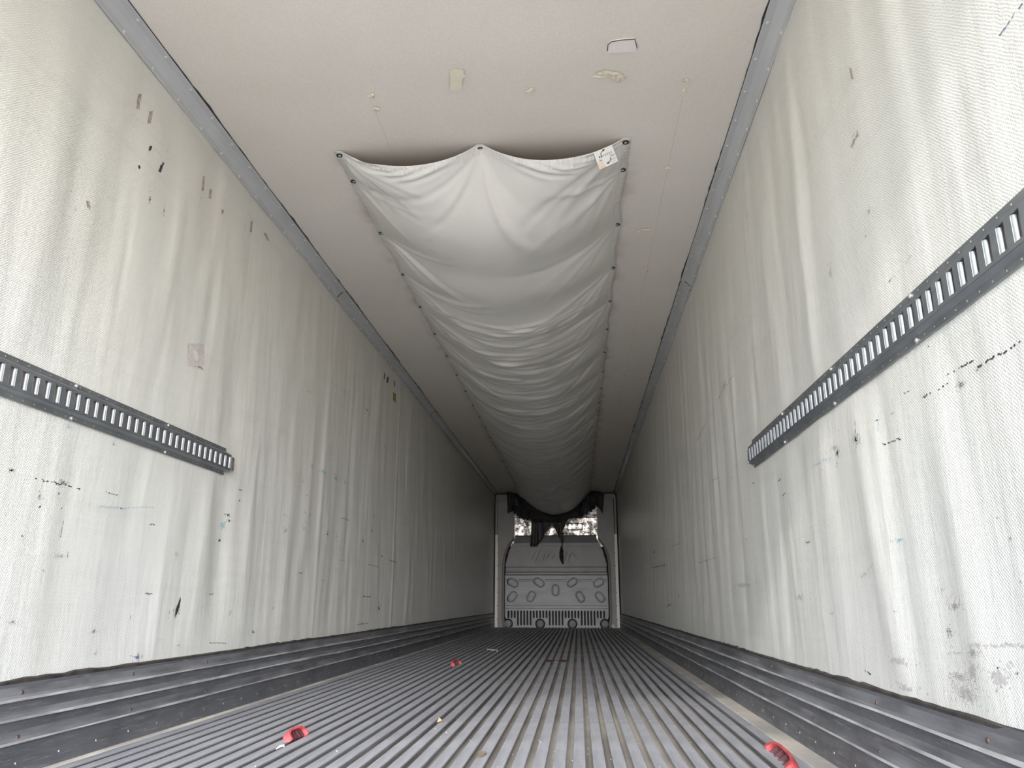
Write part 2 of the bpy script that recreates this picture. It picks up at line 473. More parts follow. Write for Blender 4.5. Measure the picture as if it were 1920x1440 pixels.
def wall(name, sx, seed, extra):
    ys = np.concatenate([np.arange(Y0, 8.0, 0.014), np.arange(8.0, YE + 0.03, 0.028)]); zs = np.linspace(0.20, ZC + 0.01, 44)
    H = folds(ys, zs, seed, 900, extra)
    ny, nz = len(ys), len(zs)
    X = sx * (XW - H)
    V = np.stack([X, np.broadcast_to(ys[:, None], (ny, nz)), np.broadcast_to(zs[None, :], (ny, nz))], -1).reshape(-1, 3)
    idx = np.arange(ny*nz).reshape(ny, nz)
    a, b_, c, d = idx[:-1, :-1].ravel(), idx[1:, :-1].ravel(), idx[1:, 1:].ravel(), idx[:-1, 1:].ravel()
    F = np.stack([a, d, c, b_] if sx > 0 else [a, b_, c, d], -1)
    if sx < 0: F = F[:, :]
    me = bpy.data.meshes.new(name)
    me.from_pydata(V.tolist(), [], F.tolist())
    me.materials.append(WALL)
    me.polygons.foreach_set('use_smooth', [True]*len(me.polygons))
    me.update()
    o = link(bpy.data.objects.new(name, me)); tag(o, kind='structure')
    # outer body of the wall behind the liner
    MB().box((min(sx*(XW+0.016), sx*(XW+0.07)), Y0, -0.12), (max(sx*(XW+0.016), sx*(XW+0.07)), YE + 0.08, ZC + 0.10)).build('wall_core', SHELL, o)
    def surf(y, z):
        i = int(np.clip(np.searchsorted(ys, y), 1, ny-1)); j = int(np.clip(np.searchsorted(zs, z), 1, nz-1))
        ty = (y - ys[i-1])/(ys[i]-ys[i-1]); tz = (z - zs[j-1])/(zs[j]-zs[j-1])
        h = (H[i-1, j-1]*(1-ty) + H[i, j-1]*ty)*(1-tz) + (H[i-1, j]*(1-ty) + H[i, j]*ty)*tz
        return sx*(XW - h)
    return o, surf


wall_left, surf_left = wall('wall_left', -1, 3, [(7.05, 1.3, 0.03, 1.2, 0.0, 0.006), (4.95, 1.2, 0.035, 1.3, 0.0, 0.004), (3.55, 1.0, 0.10, 0.8, -0.03, -0.008),
    (3.85, 0.9, 0.07, 0.7, 0.02, 0.006), (2.45, 2.0, 0.12, 0.6, 0.1, -0.008), (2.8, 0.6, 0.12, 0.5, 0.05, -0.006), (4.4, 0.8, 0.08, 0.7, 0, 0.005), (5.6, 1.4, 0.05, 0.9, 0, -0.004)])
wall_right, surf_right = wall('wall_right', 1, 5, [(2.55, 1.6, 0.05, 0.9, -0.05, 0.006), (2.85, 1.7, 0.07, 1.0, -0.02, -0.006), (2.2, 0.6, 0.06, 0.6, 0.12, 0.007), (2.05, 0.7, 0.06, 0.6, 0.1, -0.006),
    (3.5, 0.9, 0.08, 0.7, 0, 0.006), (3.2, 0.5, 0.07, 0.5, 0, -0.005), (1.75, 0.5, 0.07, 0.5, 0.1, 0.006), (4.6, 1.5, 0.05, 1.0, 0, 0.004), (4.0, 1.2, 0.06, 0.9, 0, -0.004)])

wf = MB().box((-XW - 0.07, YE, -0.12), (XW + 0.07, YE + 0.08, ZC + 0.1)).build('wall_front', DARK); tag(wf, kind='structure')

# ceiling: gently rippled liner
cy = np.concatenate([np.arange(Y0, 7, 0.05), np.arange(7, YE + 0.05, 0.1)]); cx = np.linspace(-XW - 0.01, XW + 0.01, 50)
CH = np.zeros((len(cy), len(cx)))
_rg = np.random.default_rng(21)
for k in range(260):
    yc = _rg.uniform(0, 16); xc = _rg.uniform(-1.2, 1.2); w = _rg.uniform(0.05, 0.14); L_ = _rg.uniform(0.2, 0.9); a = _rg.uniform(-0.0016, 0.0016)
    CH += a*np.exp(-((cy[:, None]-yc - _rg.normal(0, 0.04)*(cx[None, :]-xc))/w)**2)*np.exp(-((cx[None, :]-xc)/L_)**2)
_n, _m = CH.shape
_V = np.stack([np.broadcast_to(cx[None, :], (_n, _m)), np.broadcast_to(cy[:, None], (_n, _m)), ZC + CH], -1).reshape(-1, 3)
_i = np.arange(_n*_m).reshape(_n, _m)
_F = np.stack([_i[:-1, :-1].ravel(), _i[1:, :-1].ravel(), _i[1:, 1:].ravel(), _i[:-1, 1:].ravel()], -1)
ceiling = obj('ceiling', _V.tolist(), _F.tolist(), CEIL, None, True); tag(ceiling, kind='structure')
MB().box((-XW - 0.07, Y0, ZC + 0.012), (XW + 0.07, YE + 0.08, ZC + 0.10)).build('ceiling_core', SHELL, ceiling)

# floor: channel plate with raised T rails
floor = MB().box((-XW, Y0, -0.12), (XW, YE, -0.026)).build('floor', GROOVE); tag(floor, kind='structure')
PITCH = 0.0635
x_rail = [0.2025 + 0.0285 + k*PITCH for k in range(-40, 40)]
x_rail = [x for x in x_rail if -1.185 < x < 1.125]
hw = 0.0195
prof = [(-0.006, -0.026), (0.006, -0.026), (0.006, -0.006), (hw, -0.005), (hw, -0.0012), (hw - 0.0012, 0.0), (-hw + 0.0012, 0.0), (-hw, -0.0012), (-hw, -0.005), (-0.006, -0.006)]
# the rail stands a little lower at its middle, slightly dished by wear
rail_me = MB().prism_y(prof, Y0, YB + 0.02).mesh('floor_rail', RAIL)
for k, x in enumerate(x_rail):
    inst('floor_rail', rail_me, (x, 0, random.uniform(-0.0012, 0.0006)), floor)
e = MB().prism_y([(1.142, -0.03), (1.232, -0.03), (1.232, -0.001), (1.225, 0.0), (1.150, 0.0), (1.142, -0.006)], Y0, YB + 0.02).build('edge_strip', SAND, floor)
e = MB().prism_y([(-1.232, -0.03), (-1.197, -0.03), (-1.197, -0.004), (-1.203, 0.0), (-1.226, 0.0), (-1.232, -0.001)], Y0, YB + 0.02).build('edge_strip', SAND, floor)

# ------------------------------------------------------------------ scuff plates along both walls
def scuff_plate(name, s):
    # stepped profile (distance from wall, height), top to bottom: sloping face, rubbed ridge, undercut
    pf = [(0.000, KH), (0.007, KH), (0.008, 0.246), (0.010, 0.222), (0.019, 0.214), (0.021, 0.207), (0.013, 0.201), (0.011, 0.178), (0.013, 0.168),
          (0.022, 0.160), (0.024, 0.152), (0.015, 0.146), (0.013, 0.124), (0.015, 0.104), (0.025, 0.096), (0.027, 0.089), (0.018, 0.083), (0.016, 0.050), (0.020, 0.024), (0.024, 0.0), (0.0, 0.0)]
    ridge = {4, 9, 14}; slope = {2, 3, 7, 8, 12, 13}  # slope faces take the lighter charcoal, painted as lit
    pts = [(s*(XW - d), z) for d, z in pf]
    n = len(pts)
    V = []; F = []; mi = []
    ysec = np.arange(Y0, YB + 0.3, 0.35)
    jit = RNG.normal(0, 0.0012, (len(ysec), n)); jit[:, 0] = 0; jit[:, -1] = 0
    for q, y in enumerate(ysec):
        V += [(x - s*abs(jit[q, i])*0.6, y, z + (jit[q, i] if 0 < i < n-2 else 0)) for i, (x, z) in enumerate(pts)]
    for q in range(len(ysec)-1):
        for i in range(n-1):
            f = (q*n+i, q*n+i+1, (q+1)*n+i+1, (q+1)*n+i)
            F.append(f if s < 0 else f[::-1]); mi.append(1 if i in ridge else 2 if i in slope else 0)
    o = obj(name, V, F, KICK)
    o.data.materials.append(RIDGE); o.data.materials.append(KICK_LIT)
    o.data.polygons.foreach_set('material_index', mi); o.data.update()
    tag(o, kind='structure')
    sv, sf = dome(0.0055, 0.0035, 8, 2)
    sm = mesh('screw', sv, sf, STEEL, True); rm = mesh('screw', sv, sf, RUST, True)
    rot = (0, s*-math.pi/2, 0)
    y = 2.345 - 0.1965*11
    while y < 9.0:
        if y > 1.2: inst('screw', sm, (s*(XW - 0.0175), y, 0.033), o, rot)
        y += 0.1965
    for z, ph in ((0.105, 2.342), (0.229, 2.338)):
        y = ph - 0.6
        while y < 9:
            inst('screw', rm, (s*(XW - (0.0155 if z < 0.2 else 0.0095)), y, z), o, rot, (1.35, 1.35, 1.0)); y += 0.597
    # black sealant smeared along the top edge
    ys = np.arange(0.6, YB, 0.045); V = []; F = []
    for q, y in enumerate(ys):
        t = KH + 0.003 + max(0.0, 0.002*math.sin(y*3.1) + RNG.normal(0.001, 0.0018)); d = 0.0085
        V += [(s*(XW - d), y, KH - 0.006), (s*(XW - d), y, t - 0.002), (s*(XW - 0.001), y, t + 0.002), (s*(XW - 0.001), y, KH - 0.006)]
    for q in range(len(ys)-1):
        for i in range(3):
            f = (q*4+i, q*4+i+1, (q+1)*4+i+1, (q+1)*4+i); F.append(f)
    obj('sealant', V, F, TRIM_DARK, o)
    return o


scuff_plate('baseboard_left', -1)
scuff_plate('baseboard_right', 1)

# ------------------------------------------------------------------ cove mouldings between walls and ceiling
def cove(name, s):
    A = 0.068
    pf = [(0.0, ZC - A), (0.004, ZC - A - 0.001), (0.0055, ZC - A + 0.002), (0.0055, ZC - 0.043), (0.008, ZC - 0.037), (0.020, ZC - 0.021), (0.024, ZC - 0.0175), (0.038, ZC - 0.0065), (0.043, ZC - 0.0055), (A - 0.002, ZC - 0.0055), (A, ZC - 0.003), (A, ZC + 0.002)]
    root = None
    joints = [Y0, 1.35, 4.99, 8.60, 12.33, YB + 0.1]
    sec = []
    for q in range(len(joints)-1):
        y0, y1 = joints[q] + 0.002, joints[q+1] - 0.002
        n = len(pf); lift = 0.0009*(q % 2)
        V = [(s*(XW - d - lift), y0, z - lift) for d, z in pf] + [(s*(XW - d - lift), y1, z - lift) for d, z in pf]
        F = [((i, i+1, n+i+1, n+i) if s > 0 else (i, n+i, n+i+1, i+1)) for i in range(n-1)]
        if root is None:
            # backing strip carries the name of the moulding
            root = MB().prism_y([(s*(XW - 0.001), ZC - 0.030), (s*(XW - 0.022), ZC - 0.003), (s*(XW - 0.001), ZC - 0.003)], Y0, YB + 0.1).build(name, TRIM_DARK)
            tag(root, kind='structure')
        o = obj('moulding_section', V, F, TRIM, root)
        sec.append((y0, y1, o))
    sv, sf = dome(0.0075, 0.0042, 10, 3); rm = mesh('rivet', sv, sf, RIVET, True)
    y = 2.308 - 0.2065*4
    while y < YB - 0.1:
        o = next(c for (a, b, c) in sec if a - 0.01 <= y <= b + 0.01)
        inst('rivet', rm, (s*(XW - 0.0055), y, ZC - 0.0560), o, (0, s*-math.pi/2, 0))
        inst('rivet', rm, (s*(XW - 0.0525), y, ZC - 0.0055), o, (math.pi, 0, 0))
        y += 0.2065
    # cracked dark sealant bead along the ceiling edge
    ys = np.arange(1.5, YB, 0.05); V = []; F = []
    for y in ys:
        wv = 0.0035 + max(0, 0.004*math.sin(y*5.3 + s) + RNG.normal(0, 0.0022))
        V += [(s*(XW - A), y, ZC - 0.0035), (s*(XW - A - wv), y, ZC - 0.0028), (s*(XW - A - wv), y, ZC + 0.003)]
    for q in range(len(ys)-1):
        F += [(q*3, q*3+1, q*3+4, q*3+3), (q*3+1, q*3+2, q*3+5, q*3+4)]
    obj('sealant', V, F, TRIM_DARK, root)
    for yj in joints[2:5]:
        obj('joint_sealant', [(s*(XW - d - 0.0014), yj - 0.006 + 0.012*k, z - 0.0014) for k in (0, 1) for d, z in pf[:-1]],
            [(i, i+1, len(pf)-1+i+1, len(pf)-1+i) for i in range(len(pf)-2)], TRIM_DARK, root)
    return root


cove('trim_1', -1)
cove('trim_2', 1)

# rear door frame (behind the viewpoint): posts and header, shade the opening
df = MB().box((-XW - 0.07, Y0 - 0.08, -0.12), (-XW + 0.01, Y0, ZC + 0.1)).box((XW - 0.01, Y0 - 0.08, -0.12), (XW + 0.07, Y0, ZC + 0.1)).box((-XW - 0.07, Y0 - 0.08, ZC - 0.09), (XW + 0.07, Y0, ZC + 0.1)).build('trim_3', GALV)
tag(df, kind='structure')

# ------------------------------------------------------------------ air chute: cloth hung from eyelets, settled under its own weight
def settle_chute():
    ya, yb = 3.235, 15.22
    nx, ny = 104, 640
    # finer rows near the mouth
    t = np.linspace(0, 1, ny + 1)
    Yr = ya + (yb - ya) * (0.55*t + 0.45*t**2)
    S = np.linspace(-0.5, 0.5, nx + 1)
    def width(Y):
        w = 1.485 + 0.050*np.clip((Y - ya)/2.2, 0, 1) + 0.02*np.clip((Y - 6)/6, 0, 1)
        return w + 0.26*np.clip((Y - 12.2)/2.8, 0, 1)**1.6
    Wd = width(Yr)
    span = 1.43
    sag = np.sqrt(np.maximum((Wd/span - 1) * 3/8, 1e-4)) * span
    P = np.zeros((nx+1, ny+1, 3))
    P[..., 0] = S[:, None]*span
    P[..., 1] = Yr[None, :]
    P[..., 2] = ZC - 0.006 - sag[None, :]*(1 - (2*S[:, None])**2)
    P += RNG.normal(0, 0.0012, P.shape)
    lx = np.broadcast_to((Wd/nx)[None, :], (nx, ny+1)).copy()
    dy = np.diff(Yr)
    slack = 1.003 + 0.009*(1 - np.abs(2*S)**3)          # more cloth in the middle than along the hems
    ly = dy[None, :]*slack[:, None]
    pins = []
    def pin(i, Y): pins.append((i, int(np.argmin(np.abs(Yr - Y)))))
    gy = [3.262] + [3.512 + 0.6*k for k in range(20)]
    gy = [y for y in gy if y < 15.1]
    for Y in gy: pin(1, Y); pin(nx-1, Y)
    pin(nx//2, 3.262)
    mass = np.ones((nx+1, ny+1, 1))
    tgt = {}
    for (i, j) in pins:
        mass[i, j] = 0
        P[i, j] = ((-0.70 if i == 1 else 0.70 if i == nx-1 else 0.0), Yr[j], ZC - 0.006)
    # stitched hems: held flat to the ceiling, dipping and drawing in a little between eyelets
    js = sorted({j for i, j in pins if i == 1}) + [ny]
    for j0, j1 in zip([0] + js[:-1], js):
        for j in range(j0, j1 + 1):
            f = math.sin(math.pi*(Yr[j] - Yr[j0])/max(Yr[j1] - Yr[j0], 1e-6))**2
            f *= min(1.0, (Yr[j1] - Yr[j0])/0.6)
            far = max(0.0, (Yr[j] - 14.4)/0.8)
            for i in (0, 1, nx-1, nx):
                sg = -1 if i < 2 else 1
                xx = 0.70 - 0.022*f + (0.023 if i in (0, nx) else 0) + (0.08*far if sg < 0 else 0.0)
                P[i, j] = (sg*xx, Yr[j], ZC - 0.006 - 0.020*f - (0.006*f if i in (1, nx-1) else 0))
                mass[i, j] = 0
    mid = nx//2
    for i in range(2, nx-1):
        t = (i - 1)/(mid - 1) if i <= mid else (nx - 1 - i)/(mid - 1)
        c = max(0.0, 4*t*(1-t) - 0.09)/0.91
        for j in (0, 1):
            P[i, j] = (-0.70 + 1.40*(i - 1)/(nx - 2), Yr[j] + 0.012*c, ZC - 0.006 - (0.092 + 0.006*j)*c**0.85)
            mass[i, j] = 0
    old = P.copy()
    def solve(A, B, ia, ib, L, k):
        d = P[ib] - P[ia]; ln = np.sqrt((d*d).sum(-1, keepdims=True)) + 1e-9
        wa, wb = mass[ia], mass[ib]
        c = k*(ln - L[..., None])/ln/np.maximum(wa + wb, 1e-6)*d
        P[ia] += wa*c; P[ib] -= wb*c
    sl = np.s_
    def sweep(k):
        for p in (0, 1):
            a = sl[p:nx:2, :]; b = sl[p+1:nx+1:2, :]; m = min(P[a].shape[0], P[b].shape[0])
            solve(0, 0, sl[p:p+2*m:2, :], sl[p+1:p+1+2*m:2, :], lx[p:nx:2][:m], k)
        for p in (0, 1):
            m = len(range(p, ny, 2))
            solve(0, 0, sl[:, p:p+2*m:2], sl[:, p+1:p+1+2*m:2], ly[:, p:ny:2], k)
        ld = np.sqrt(lx[:, :-1]**2 + ly[:-1]**2)
        for p in (0, 1):
            m = len(range(p, nx, 2))
            solve(0, 0, sl[p:p+2*m:2, :-1], sl[p+1:p+1+2*m:2, 1:], ld[p:nx:2], 0.25*k)
            solve(0, 0, sl[p:p+2*m:2, 1:], sl[p+1:p+1+2*m:2, :-1], ld[p:nx:2], 0.25*k)
    for step in range(130):
        v = (P - old)*(0.96 if step < 120 else 0.85)
        old = P.copy()
        P = P + mass*v
        P[..., 2:] -= mass*(0.00008 if step < 80 else 0.00003)
        if step % 3 == 0:      # a little bending stiffness
            Lp = np.zeros_like(P)
            Lp[1:-1] += P[2:] + P[:-2] - 2*P[1:-1]
            Lp[:, 1:-1] += P[:, 2:] + P[:, :-2] - 2*P[:, 1:-1]
            P += mass*(0.02 if step < 120 else 0.008)*Lp
        for k in range(5): sweep(0.95)
        P[..., 2] = np.minimum(P[..., 2], ZC - 0.004)
    # creases: fans of tension folds running out from every eyelet, short cross wrinkles along the belly
    rg = np.random.default_rng(4)
    X, Y = P[..., 0], P[..., 1]
    D = np.zeros(X.shape)
    for (i, j) in pins:
        px, py = P[i, j, 0], P[i, j, 1]
        front = abs(px) < 0.1
        base = math.pi/2 if front else (0.25 if px < 0 else math.pi - 0.25)
        j0, j1 = np.searchsorted(Yr, (py - 0.7, py + 0.9))
        dx = X[:, j0:j1] - px; dy = Y[:, j0:j1] - py
        r = np.hypot(dx, dy); th = np.arctan2(dy, dx) - base
        th = (th + math.pi) % math.tau - math.pi
        if px > 0.1: th = -th
        spread = rg.uniform(-0.55, 0.95, 7) if not front else rg.uniform(-1.1, 1.1, 9)
        for t0 in np.sort(spread):
            w = rg.uniform(0.07, 0.13); rl = rg.uniform(0.22, 0.52) * (1.15 if front else 1.0); a = rg.uniform(0.012, 0.028)*rg.choice([-1, 1, 1])
            env = (r/0.06)*np.exp(-r/(0.38*rl)) * np.clip((1.6*rl - r)/(0.5*rl), 0, 1)
            arc = (th - t0 - 0.35*(r - 0.15)*np.sign(t0 + 0.01))*np.maximum(r, 0.02)**0.35/0.5
            D[:, j0:j1] += a*0.42*env*np.exp(-(arc/w)**2)
    for k in range(420):
        yc = 4.9 + 8.5*rg.random()**1.3; xc = rg.normal(0.02, 0.24); w = rg.uniform(0.013, 0.027); ln = rg.uniform(0.08, 0.26)
        til = rg.normal(0, 0.12); a = rg.uniform(0.004, 0.010)*rg.choice([-1, 1])
        j0, j1 = np.searchsorted(Yr, (yc - 0.25, yc + 0.25))
        xx = X[:, j0:j1] - xc; yy = Y[:, j0:j1] - yc - til*xx - 0.25*xx*xx
        D[:, j0:j1] += a*np.exp(-(yy/w)**2)*np.exp(-(xx/ln)**4)
    for k in range(26):        # long slanting pulls in the slack far end
        yc = rg.uniform(12.6, 15.0); xc = rg.uniform(-0.5, 0.6); w = rg.uniform(0.02, 0.05); a = rg.uniform(0.006, 0.014)*rg.choice([-1, 1])
        til = rg.uniform(1.2, 3.2)*np.sign(xc*-1 + 0.1)
        xx = X - xc; yy = Y - yc
        dd = (yy - til*-xx)/math.hypot(1, til); al = (xx + -til*-yy*0)/1.0
        D += a*np.exp(-(dd/w)**2)*np.exp(-(xx/0.2)**2)*np.exp(-(yy/0.7)**2)
    edge = np.clip(np.minimum(np.arange(nx+1), nx - np.arange(nx+1))/4.0, 0, 1)
    P[..., 2] -= D*edge[:, None]
    P[..., 2] = np.minimum(P[..., 2], ZC - 0.004)
    return P, Yr, pins, nx, ny


CP, CYR, PINS, CNX, CNY = settle_chute()
chute = empty('air_chute', (0, 3.26, ZC - 0.006))
tag(chute, 'long pale grey fabric air chute hung along the middle of the ceiling', 'air chute')
OFF = Vector((0, 3.26, ZC - 0.006))


def grid_faces(nx, ny):
    i = np.arange((nx+1)*(ny+1)).reshape(nx+1, ny+1)
    return np.stack([i[:-1, :-1].ravel(), i[:-1, 1:].ravel(), i[1:, 1:].ravel(), i[1:, :-1].ravel()], -1)


_v = (CP - np.array(OFF)).reshape(-1, 3)
sheet = obj('chute_sheet', _v.tolist(), grid_faces(CNX, CNY).tolist(), FABRIC, chute, True)
_uv = sheet.data.uv_layers.new(name='UVMap')
_us = np.minimum(np.arange(CNX+1), CNX - np.arange(CNX+1))*1.6/CNX
_UV = np.stack([np.broadcast_to(_us[:, None], (CNX+1, CNY+1)), np.broadcast_to((CYR - CYR[0])[None, :], (CNX+1, CNY+1))], -1).reshape(-1, 2)
_li = np.empty(len(sheet.data.loops), dtype=np.int32); sheet.data.loops.foreach_get('vertex_index', _li)
_uv.data.foreach_set('uv', _UV[_li].astype(np.float32).ravel())
_sm = sheet.modifiers.new('thickness', 'SOLIDIFY'); _sm.thickness = 0.0016; _sm.offset = 0.0

# eyelets with their screws
ring = MB()
_nr, _nt_ = 16, 6
rv = [((0.0105 + 0.0048*math.cos(b*math.tau/_nt_))*math.cos(a*math.tau/_nr), (0.0105 + 0.0048*math.cos(b*math.tau/_nt_))*math.sin(a*math.tau/_nr), 0.0030*math.sin(b*math.tau/_nt_)) for a in range(_nr) for b in range(_nt_)]
rf = [(a*_nt_+b, ((a+1) % _nr)*_nt_+b, ((a+1) % _nr)*_nt_+(b+1) % _nt_, a*_nt_+(b+1) % _nt_) for a in range(_nr) for b in range(_nt_)]
ring.add(rv, rf)
ring_me = ring.mesh('eyelet', BLACKPAINT, True)
_sv, _sf = dome(0.0072, 0.0035, 8, 2)
screw_me = mesh('screw', _sv, _sf, RIVET, True)
for (i, j) in PINS:
    p = Vector(CP[i, j]) - OFF
    g = inst('eyelet', ring_me, p + Vector((0, 0, -0.0045)), chute, None, (1.15, 1.15, 1.15))
    inst('screw', screw_me, (0, 0, -0.0015), g, (math.pi, 0, 0), (0.85, 0.85, 0.8))


# maker's label sewn to the mouth of the chute
def label_sheet(u0, u1, v0, v1, lift, name, mat, parent, n=6, m=5):
    """patch on the label plane; u along the mouth, v into the trailer (0..1 over the label)"""
    V = []; F = []
    for a in range(n+1):
        for b in range(m+1):
            u = u0 + (u1-u0)*a/n; v = v0 + (v1-v0)*b/m
            V.append(label_pt(u, v, lift))
    for a in range(n):
        for b in range(m):
            F.append((a*(m+1)+b, (a+1)*(m+1)+b, (a+1)*(m+1)+b+1, a*(m+1)+b+1))
    return obj(name, V, F, mat, parent)


def label_pt(u, v, lift):
    a, b, c, d = Vector((0.545, 3.238, 2.545)), Vector((0.632, 3.238, 2.584)), Vector((0.662, 3.284, 2.522)), Vector((0.573, 3.284, 2.480))
    n = (b - a).cross(d - a).normalized()
    if n.z > 0: n = -n
    q = (a*(1-u) + b*u)*(1-v) + (d*(1-u) + c*u)*v + n*(lift + 0.004*math.sin(u*3.1)*v)
    return tuple(q - OFF)
lab = label_sheet(0, 1, 0, 1, 0.0, 'maker_label', PAPER, chute)
lab['label'] = 'small white printed label with two curved arrows'
label_sheet(0.0, 0.30, 0.62, 1.0, 0.0006, 'stained_corner', PAPER_ORANGE, lab, 3, 3)
def label_line(pts, w, name, mat):
    V = []; F = []
    for k, (u, v) in enumerate(pts):
        a = pts[max(k-1, 0)]; b = pts[min(k+1, len(pts)-1)]
        d = Vector((b[0]-a[0], b[1]-a[1])).normalized(); ww = w[k] if isinstance(w, list) else w
        V += [label_pt(u - d.y*ww, v + d.x*ww, 0.001), label_pt(u + d.y*ww, v - d.x*ww, 0.001)]
    F = [(2*k, 2*k+1, 2*k+3, 2*k+2) for k in range(len(pts)-1)]
    return obj(name, V, F, mat, lab)
label_line([(0.30 + 0.18*(1-math.cos(t*0.3)) + 0.0, 0.34 - 0.24*math.sin(t*0.3)) for t in range(6)], 0.020, 'print', INK)
label_line([(0.46, 0.10), (0.60, 0.08)], [0.075, 0.004], 'print', INK)
label_line([(0.70 - 0.18*(1-math.cos(t*0.3)), 0.62 + 0.22*math.sin(t*0.3)) for t in range(6)], 0.022, 'print', INK)
label_line([(0.54, 0.84), (0.40, 0.86)], [0.075, 0.004], 'print', INK)
label_line([(0.10, 0.56), (0.92, 0.56)], 0.018, 'print', INK)
label_line([(0.10, 0.48), (0.92, 0.48)], 0.010, 'print', INK_PALE)
for k in range(7):
    label_line([(0.17 + 0.105*k, 0.36 + 0.02*(k % 2)), (0.24 + 0.105*k, 0.36 + 0.02*(k % 2))], 0.045, 'print', INK if k < 2 else INK_PALE)
for v, a, b in ((0.70, 0.62, 0.97), (0.77, 0.66, 0.95), (0.90, 0.70, 0.80), (0.90, 0.86, 0.93), (0.93, 0.12, 0.36)):
    label_line([(a, v), (b, v)], 0.010, 'print', INK_PALE)

# ------------------------------------------------------------------ slotted cargo tracks on both walls
def cargo_track(s, y0, y1, zc, label, first_slot):
    """s = side (-1 left, 1 right); face, lips, screws; built in trailer space, root on the wall at the track's middle"""
    root = empty('cargo_track', (s*XW, (y0+y1)/2, zc))
    tag(root, label, 'cargo track', 'slotted steel cargo tracks on the side walls')
    base = Vector(root.location)
    LIFT = 0.0045
    def P(d, y, z): return (s*(XW - d - LIFT) - base.x, y - base.y, z)       # d = distance off the wall, z relative to the middle
    def quad(mb, a, b, c, d): mb.add([a, b, c, d], [(0, 1, 2, 3) if s < 0 else (3, 2, 1, 0)])
    FACE = 0.0135; FT = 0.0365; SH = 0.0275
    slots = []
    y = first_slot
    while y - 0.0508 > y0 + 0.02: y -= 0.0508
    while y < y1 - 0.012: slots.append(y); y += 0.0508
    HW = 0.0140
    mb = MB()
    cuts = [y0] + [c for q in slots for c in (q - HW, q + HW)] + [y1]
    for a, b, c, d in ((0.0, -0.0635, 0.0, -0.0455), (0.0, -0.0455, FACE, -FT), (FACE, -FT, FACE, -SH), (FACE, SH, FACE, FT), (FACE, FT, 0.0, 0.0455), (0.0, 0.0455, 0.0, 0.0635)):
        ya, yb = y0, y1
        if abs(b) >= 0.0455 and abs(d) >= 0.0455: yb = y1 - 0.035
        quad(mb, P(a, ya, b), P(a, yb, b), P(c, yb, d), P(c, ya, d))
    for k in range(0, len(cuts), 2):
        quad(mb, P(FACE, cuts[k], -SH), P(FACE, cuts[k+1], -SH), P(FACE, cuts[k+1], SH), P(FACE, cuts[k], SH))
    body = mb.build('track_body', GALV, root)
    so = body.modifiers.new('thickness', 'SOLIDIFY'); so.thickness = 0.0022; so.offset = 0.0
    # rolled lips: both long edges of each slot curl towards the wall
    lm = MB()
    R = 0.0068
    for sg in (-1, 1):
        V = []
        for k in range(6):
            a = k/5*math.pi/2
            yy = sg*(HW - R*math.sin(a)); d = -(R - R*math.cos(a))
            V += [(s*-d, yy, -SH + 0.002*k/5), (s*-d, yy, SH - 0.002*k/5)]
        lm.add(V, [(2*k, 2*k+1, 2*k+3, 2*k+2) for k in range(5)])
    lip_me = lm.mesh('slot_lip', GALV_LIP, True)
    for q in slots:
        inst('slot_lip', lip_me, P(FACE, q, 0), root)
    bk = MB().add([P(0.0005, y0, -SH), P(0.0005, y1, -SH), P(0.0005, y1, SH), P(0.0005, y0, SH)], [(0, 1, 2, 3)]).build('slot_backing', SLOTBACK, root)
    # pin holes along both flanges
    pm = MB(); dv, df_ = dome(0.0026, 0.0012, 6, 2)
    for q in slots[:-1]:
        for z in (-0.0545, 0.0545):
            c = P(0.0012, q + 0.0254, z)
            pm.add([(c[0] - s*v[2], c[1] + v[0], c[2] + v[1]) for v in dv], df_)
    pn = pm.build('flange_dimples', STEEL, root); pn['kind'] = 'stuff'
    sv, sf = dome(0.0085, 0.006, 10, 3); sm = mesh('screw', sv, sf, STEEL, True)
    yy = 2.364 if s < 0 else 1.795
    ys = [yy + 0.605*k for k in range(-3, 3)] if s < 0 else [1.795 + 0.605*k for k in range(-2, 3)]
    for q in ys:
        if y0 < q < y1 - 0.04:
            for z in (-0.056, 0.056):
                c = P(0.0012, q, z); inst('screw', sm, c, root, (0, s*-math.pi/2, 0))
    # end tab with the cut half slot
    tb = MB()
    e = y1
    quad(tb, P(FACE, e, -SH), P(FACE, e + 0.012, -SH), P(FACE, e + 0.012, SH), P(FACE, e, SH))
    quad(tb, P(FACE, e + 0.012, -SH - 0.004), P(0.006, e + 0.050, -SH - 0.004), P(0.006, e + 0.050, SH + 0.003), P(FACE, e + 0.012, SH + 0.003))
    t = tb.build('end_tab', RUSTY_TAB if s < 0 else GALV, root)
    so = t.modifiers.new('thickness', 'SOLIDIFY'); so.thickness = 0.0022; so.offset = 0.0
    if s < 0: t['label'] = 'rusty bent end tab of the track'
    return root


cargo_track(-1, 0.52, 3.545, 1.133, 'slotted steel cargo track with a rusty bent end on the left wall', 3.477)
cargo_track(1, 0.52, 3.590, 1.145, 'slotted steel cargo track on the right wall below the chute', 3.556)


